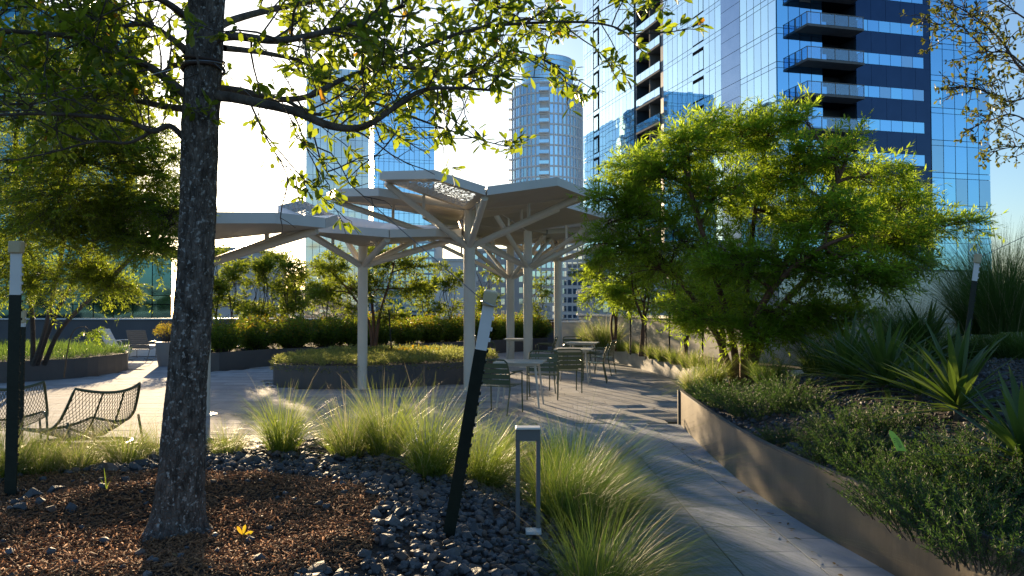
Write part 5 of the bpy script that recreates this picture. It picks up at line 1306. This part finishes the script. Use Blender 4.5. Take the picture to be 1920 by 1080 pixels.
# mesh lounge chairs
def mesh_chair(label, loc, rz, m=m_olive2):
    t = thing('mesh_lounge_chair', label, 'lounge chair', loc, rz, 'olive mesh lounge chairs')
    prof = [(.50, .36), (.30, .335), (.05, .31), (-.15, .33), (-.30, .43), (-.40, .58), (-.50, .78)]   # x forward, z
    prof = [(p[0], p[1]) for p in smooth_poly([(a, b_) for a, b_ in prof], False, 3)]
    n = len(prof); W2 = .40
    def S(u, v):
        i = min(int(v * (n - 1)), n - 2); f = v * (n - 1) - i; x = prof[i][0] * (1 - f) + prof[i + 1][0] * f; z = prof[i][1] * (1 - f) + prof[i + 1][1] * f
        wv = W2 * (1 - .18 * v ** 3); lift = .12 * u * u * (1 - abs(2 * v - .9) * .5)
        return Vector((x + .10 * u * u * v, u * wv, z + lift))
    g = MB(); ring = [S(-1, k / 20) for k in range(21)] + [S(-1 + 2 * k / 10, 1) for k in range(1, 10)] + [S(1, 1 - k / 20) for k in range(21)] + [S(1 - 2 * k / 10, 0) for k in range(1, 10)]
    g.tube(ring, .014, 7, True); g.build('frame', m, t, smooth=True)
    ms = Wood(); K = 26
    for j in range(-K, 2 * K):
        for sg in (1, -1):
            pts = []
            for k in range(K + 1):
                v = k / K; u = (j + sg * k * .62) / K * 2 - 1 if sg > 0 else (j - k * .62) / K * 2 - 1 + .0
                if -1 <= u <= 1: pts.append(S(u, v))
            if len(pts) > 1: ms.add(pts, .0030, .0030, 3)
    ms.build('mesh_shell', m, t, kind='stuff')
    for u in (-.33, .33): 
        g = MB(); g.tube([S(u, v) + V(.01, 0, -.012) for v in np.linspace(0, 1, 16)], .009, 6); g.build('rib', m, t, smooth=True)
    for sx in (-1, 1):
        g = MB(); g.tube([V(.42, sx * .36, .36), V(.36, sx * .38, .03), V(.30, sx * .38, .012), V(-.40, sx * .38, .012), V(-.46, sx * .38, .03), V(-.34, sx * .36, .52)], .012, 7); g.build('leg', m, t, smooth=True)
    g = MB(); g.tube([V(-.05, -.38, .012), V(-.05, .38, .012)], .01, 6); g.build('stretcher', m, t)
    return t
x, y = gxy(182, 7.9); mesh_chair('olive mesh lounge chair just left of the trunk, facing left', (x - .12, y, .03), math.radians(150))
x, y = gxy(38, 8.6); mesh_chair('olive mesh lounge chair at the left edge seen from the side', (x - .15, y, .0), math.radians(125))
x, y = gxy(150, 7.1); t = thing('mesh_footrest', 'low olive mesh footrest with a rounded rim among the grass at the left', 'footrest', (x, y, .05), math.radians(8), None)
g = MB(); rim = [V(.42 * math.copysign(abs(math.cos(a)) ** .6, math.cos(a)), .30 * math.copysign(abs(math.sin(a)) ** .6, math.sin(a)), .36) for a in np.linspace(0, 2 * PI, 37)[:-1]]; g.tube(rim, .016, 7, True); g.build('rim', m_olive2, t, smooth=True)
ms = Wood()
for k in range(36):
    a = -.41 + k * .0235
    ms.add([V(a, -.29, .36), V(a, -.15, .33), V(a, .15, .33), V(a, .29, .36)], .003, .003, 3); ms.add([V(a, -.29, .36), V(a, -.28, .08)], .003, .003, 3)
for k in range(22): 
    b_ = -.28 + k * .026; ms.add([V(-.41, b_, .36), V(-.2, b_, .33), V(.2, b_, .33), V(.41, b_, .36)], .003, .003, 3)
for k in range(10): ms.add([V(-.41, -.287, .09 + k * .027), V(.41, -.287, .09 + k * .027)], .003, .003, 3)
ms.build('mesh_shell', m_olive2, t, kind='stuff')
for sx in (-1, 1):
    for sy in (-1, 1): g = MB(); g.tube([(sx * .36, sy * .25, .36), (sx * .38, sy * .27, 0)], .011, 6); g.build('leg', m_olive2, t, smooth=True)

# rocking lounge chairs, white cube table
def rocker(label, loc, rz, m):
    t = thing('rocking_chair', label, 'rocking chair', loc, rz, 'low slatted rocking chairs')
    sp = [(.42, .42), (.1, .34), (-.12, .33)]; bp = [(-.14, .34), (-.34, .62), (-.50, .92)]
    for k in range(7):
        f = k / 6; a = Vector((.42 - .54 * f, 0, .42 - .09 * min(1, f * 1.6))); g = MB(); g.box(a, (.078, .56, .012)); g.build('seat_slat', m, t)
    ang = math.atan2(.58, -.36)
    for k in range(9):
        f = k / 8; a = Vector((-.16 - .34 * f, 0, .38 + .54 * f)); g = MB(); g.box(a, (.070, .56 - .02 * (k == 8), .012), Matrix.Rotation(-ang + PI, 3, 'Y')); g.build('back_slat', m, t)
    for sy in (-1, 1):
        g = MB(); g.tube([V(.42, sy * .29, .42), V(.1, sy * .29, .34), V(-.14, sy * .29, .33), V(-.34, sy * .29, .64), V(-.51, sy * .29, .94)], .013, 7); g.build('side_rail', m, t, smooth=True)
        g = MB(); g.tube([V(-.30, sy * .31, .56), V(-.1, sy * .32, .58), V(.25, sy * .32, .58), V(.34, sy * .31, .54), V(.30, sy * .30, .05)], .012, 7); g.build('armrest', m, t, smooth=True)
        g = MB(); g.tube([V(-.55, sy * .30, .07), V(-.3, sy * .30, .02), V(0, sy * .30, .012), V(.3, sy * .30, .03), V(.5, sy * .30, .08)], .013, 7); g.build('rocker_rail', m, t, smooth=True)
        g = MB(); g.tube([V(-.12, sy * .29, .34), V(-.34, sy * .30, .025)], .012, 7); g.build('leg', m, t, smooth=True)
    return t
x, y = gxy(268, 25.6); rocker('taupe rocking chair with its back to the camera before the white block', (x, y, 0), math.radians(92), m_taupe)
x, y = gxy(222, 26.6); rocker('white slatted rocking chair seen from the side left of the other', (x, y, 0), math.radians(-8), m_white)
x, y = gxy(278, 27.2); t = thing('block_seat', 'low white block seat behind the taupe rocking chair', 'bench', (x, y, 0), .05)
g = MB(); g.box((0, 0, .21), (1.15, .5, .38)); g.build('body', m_white, t, bevel=.01); g = MB(); g.box((0, 0, .012), (1.08, .44, .03)); g.build('plinth', m_grey, t)
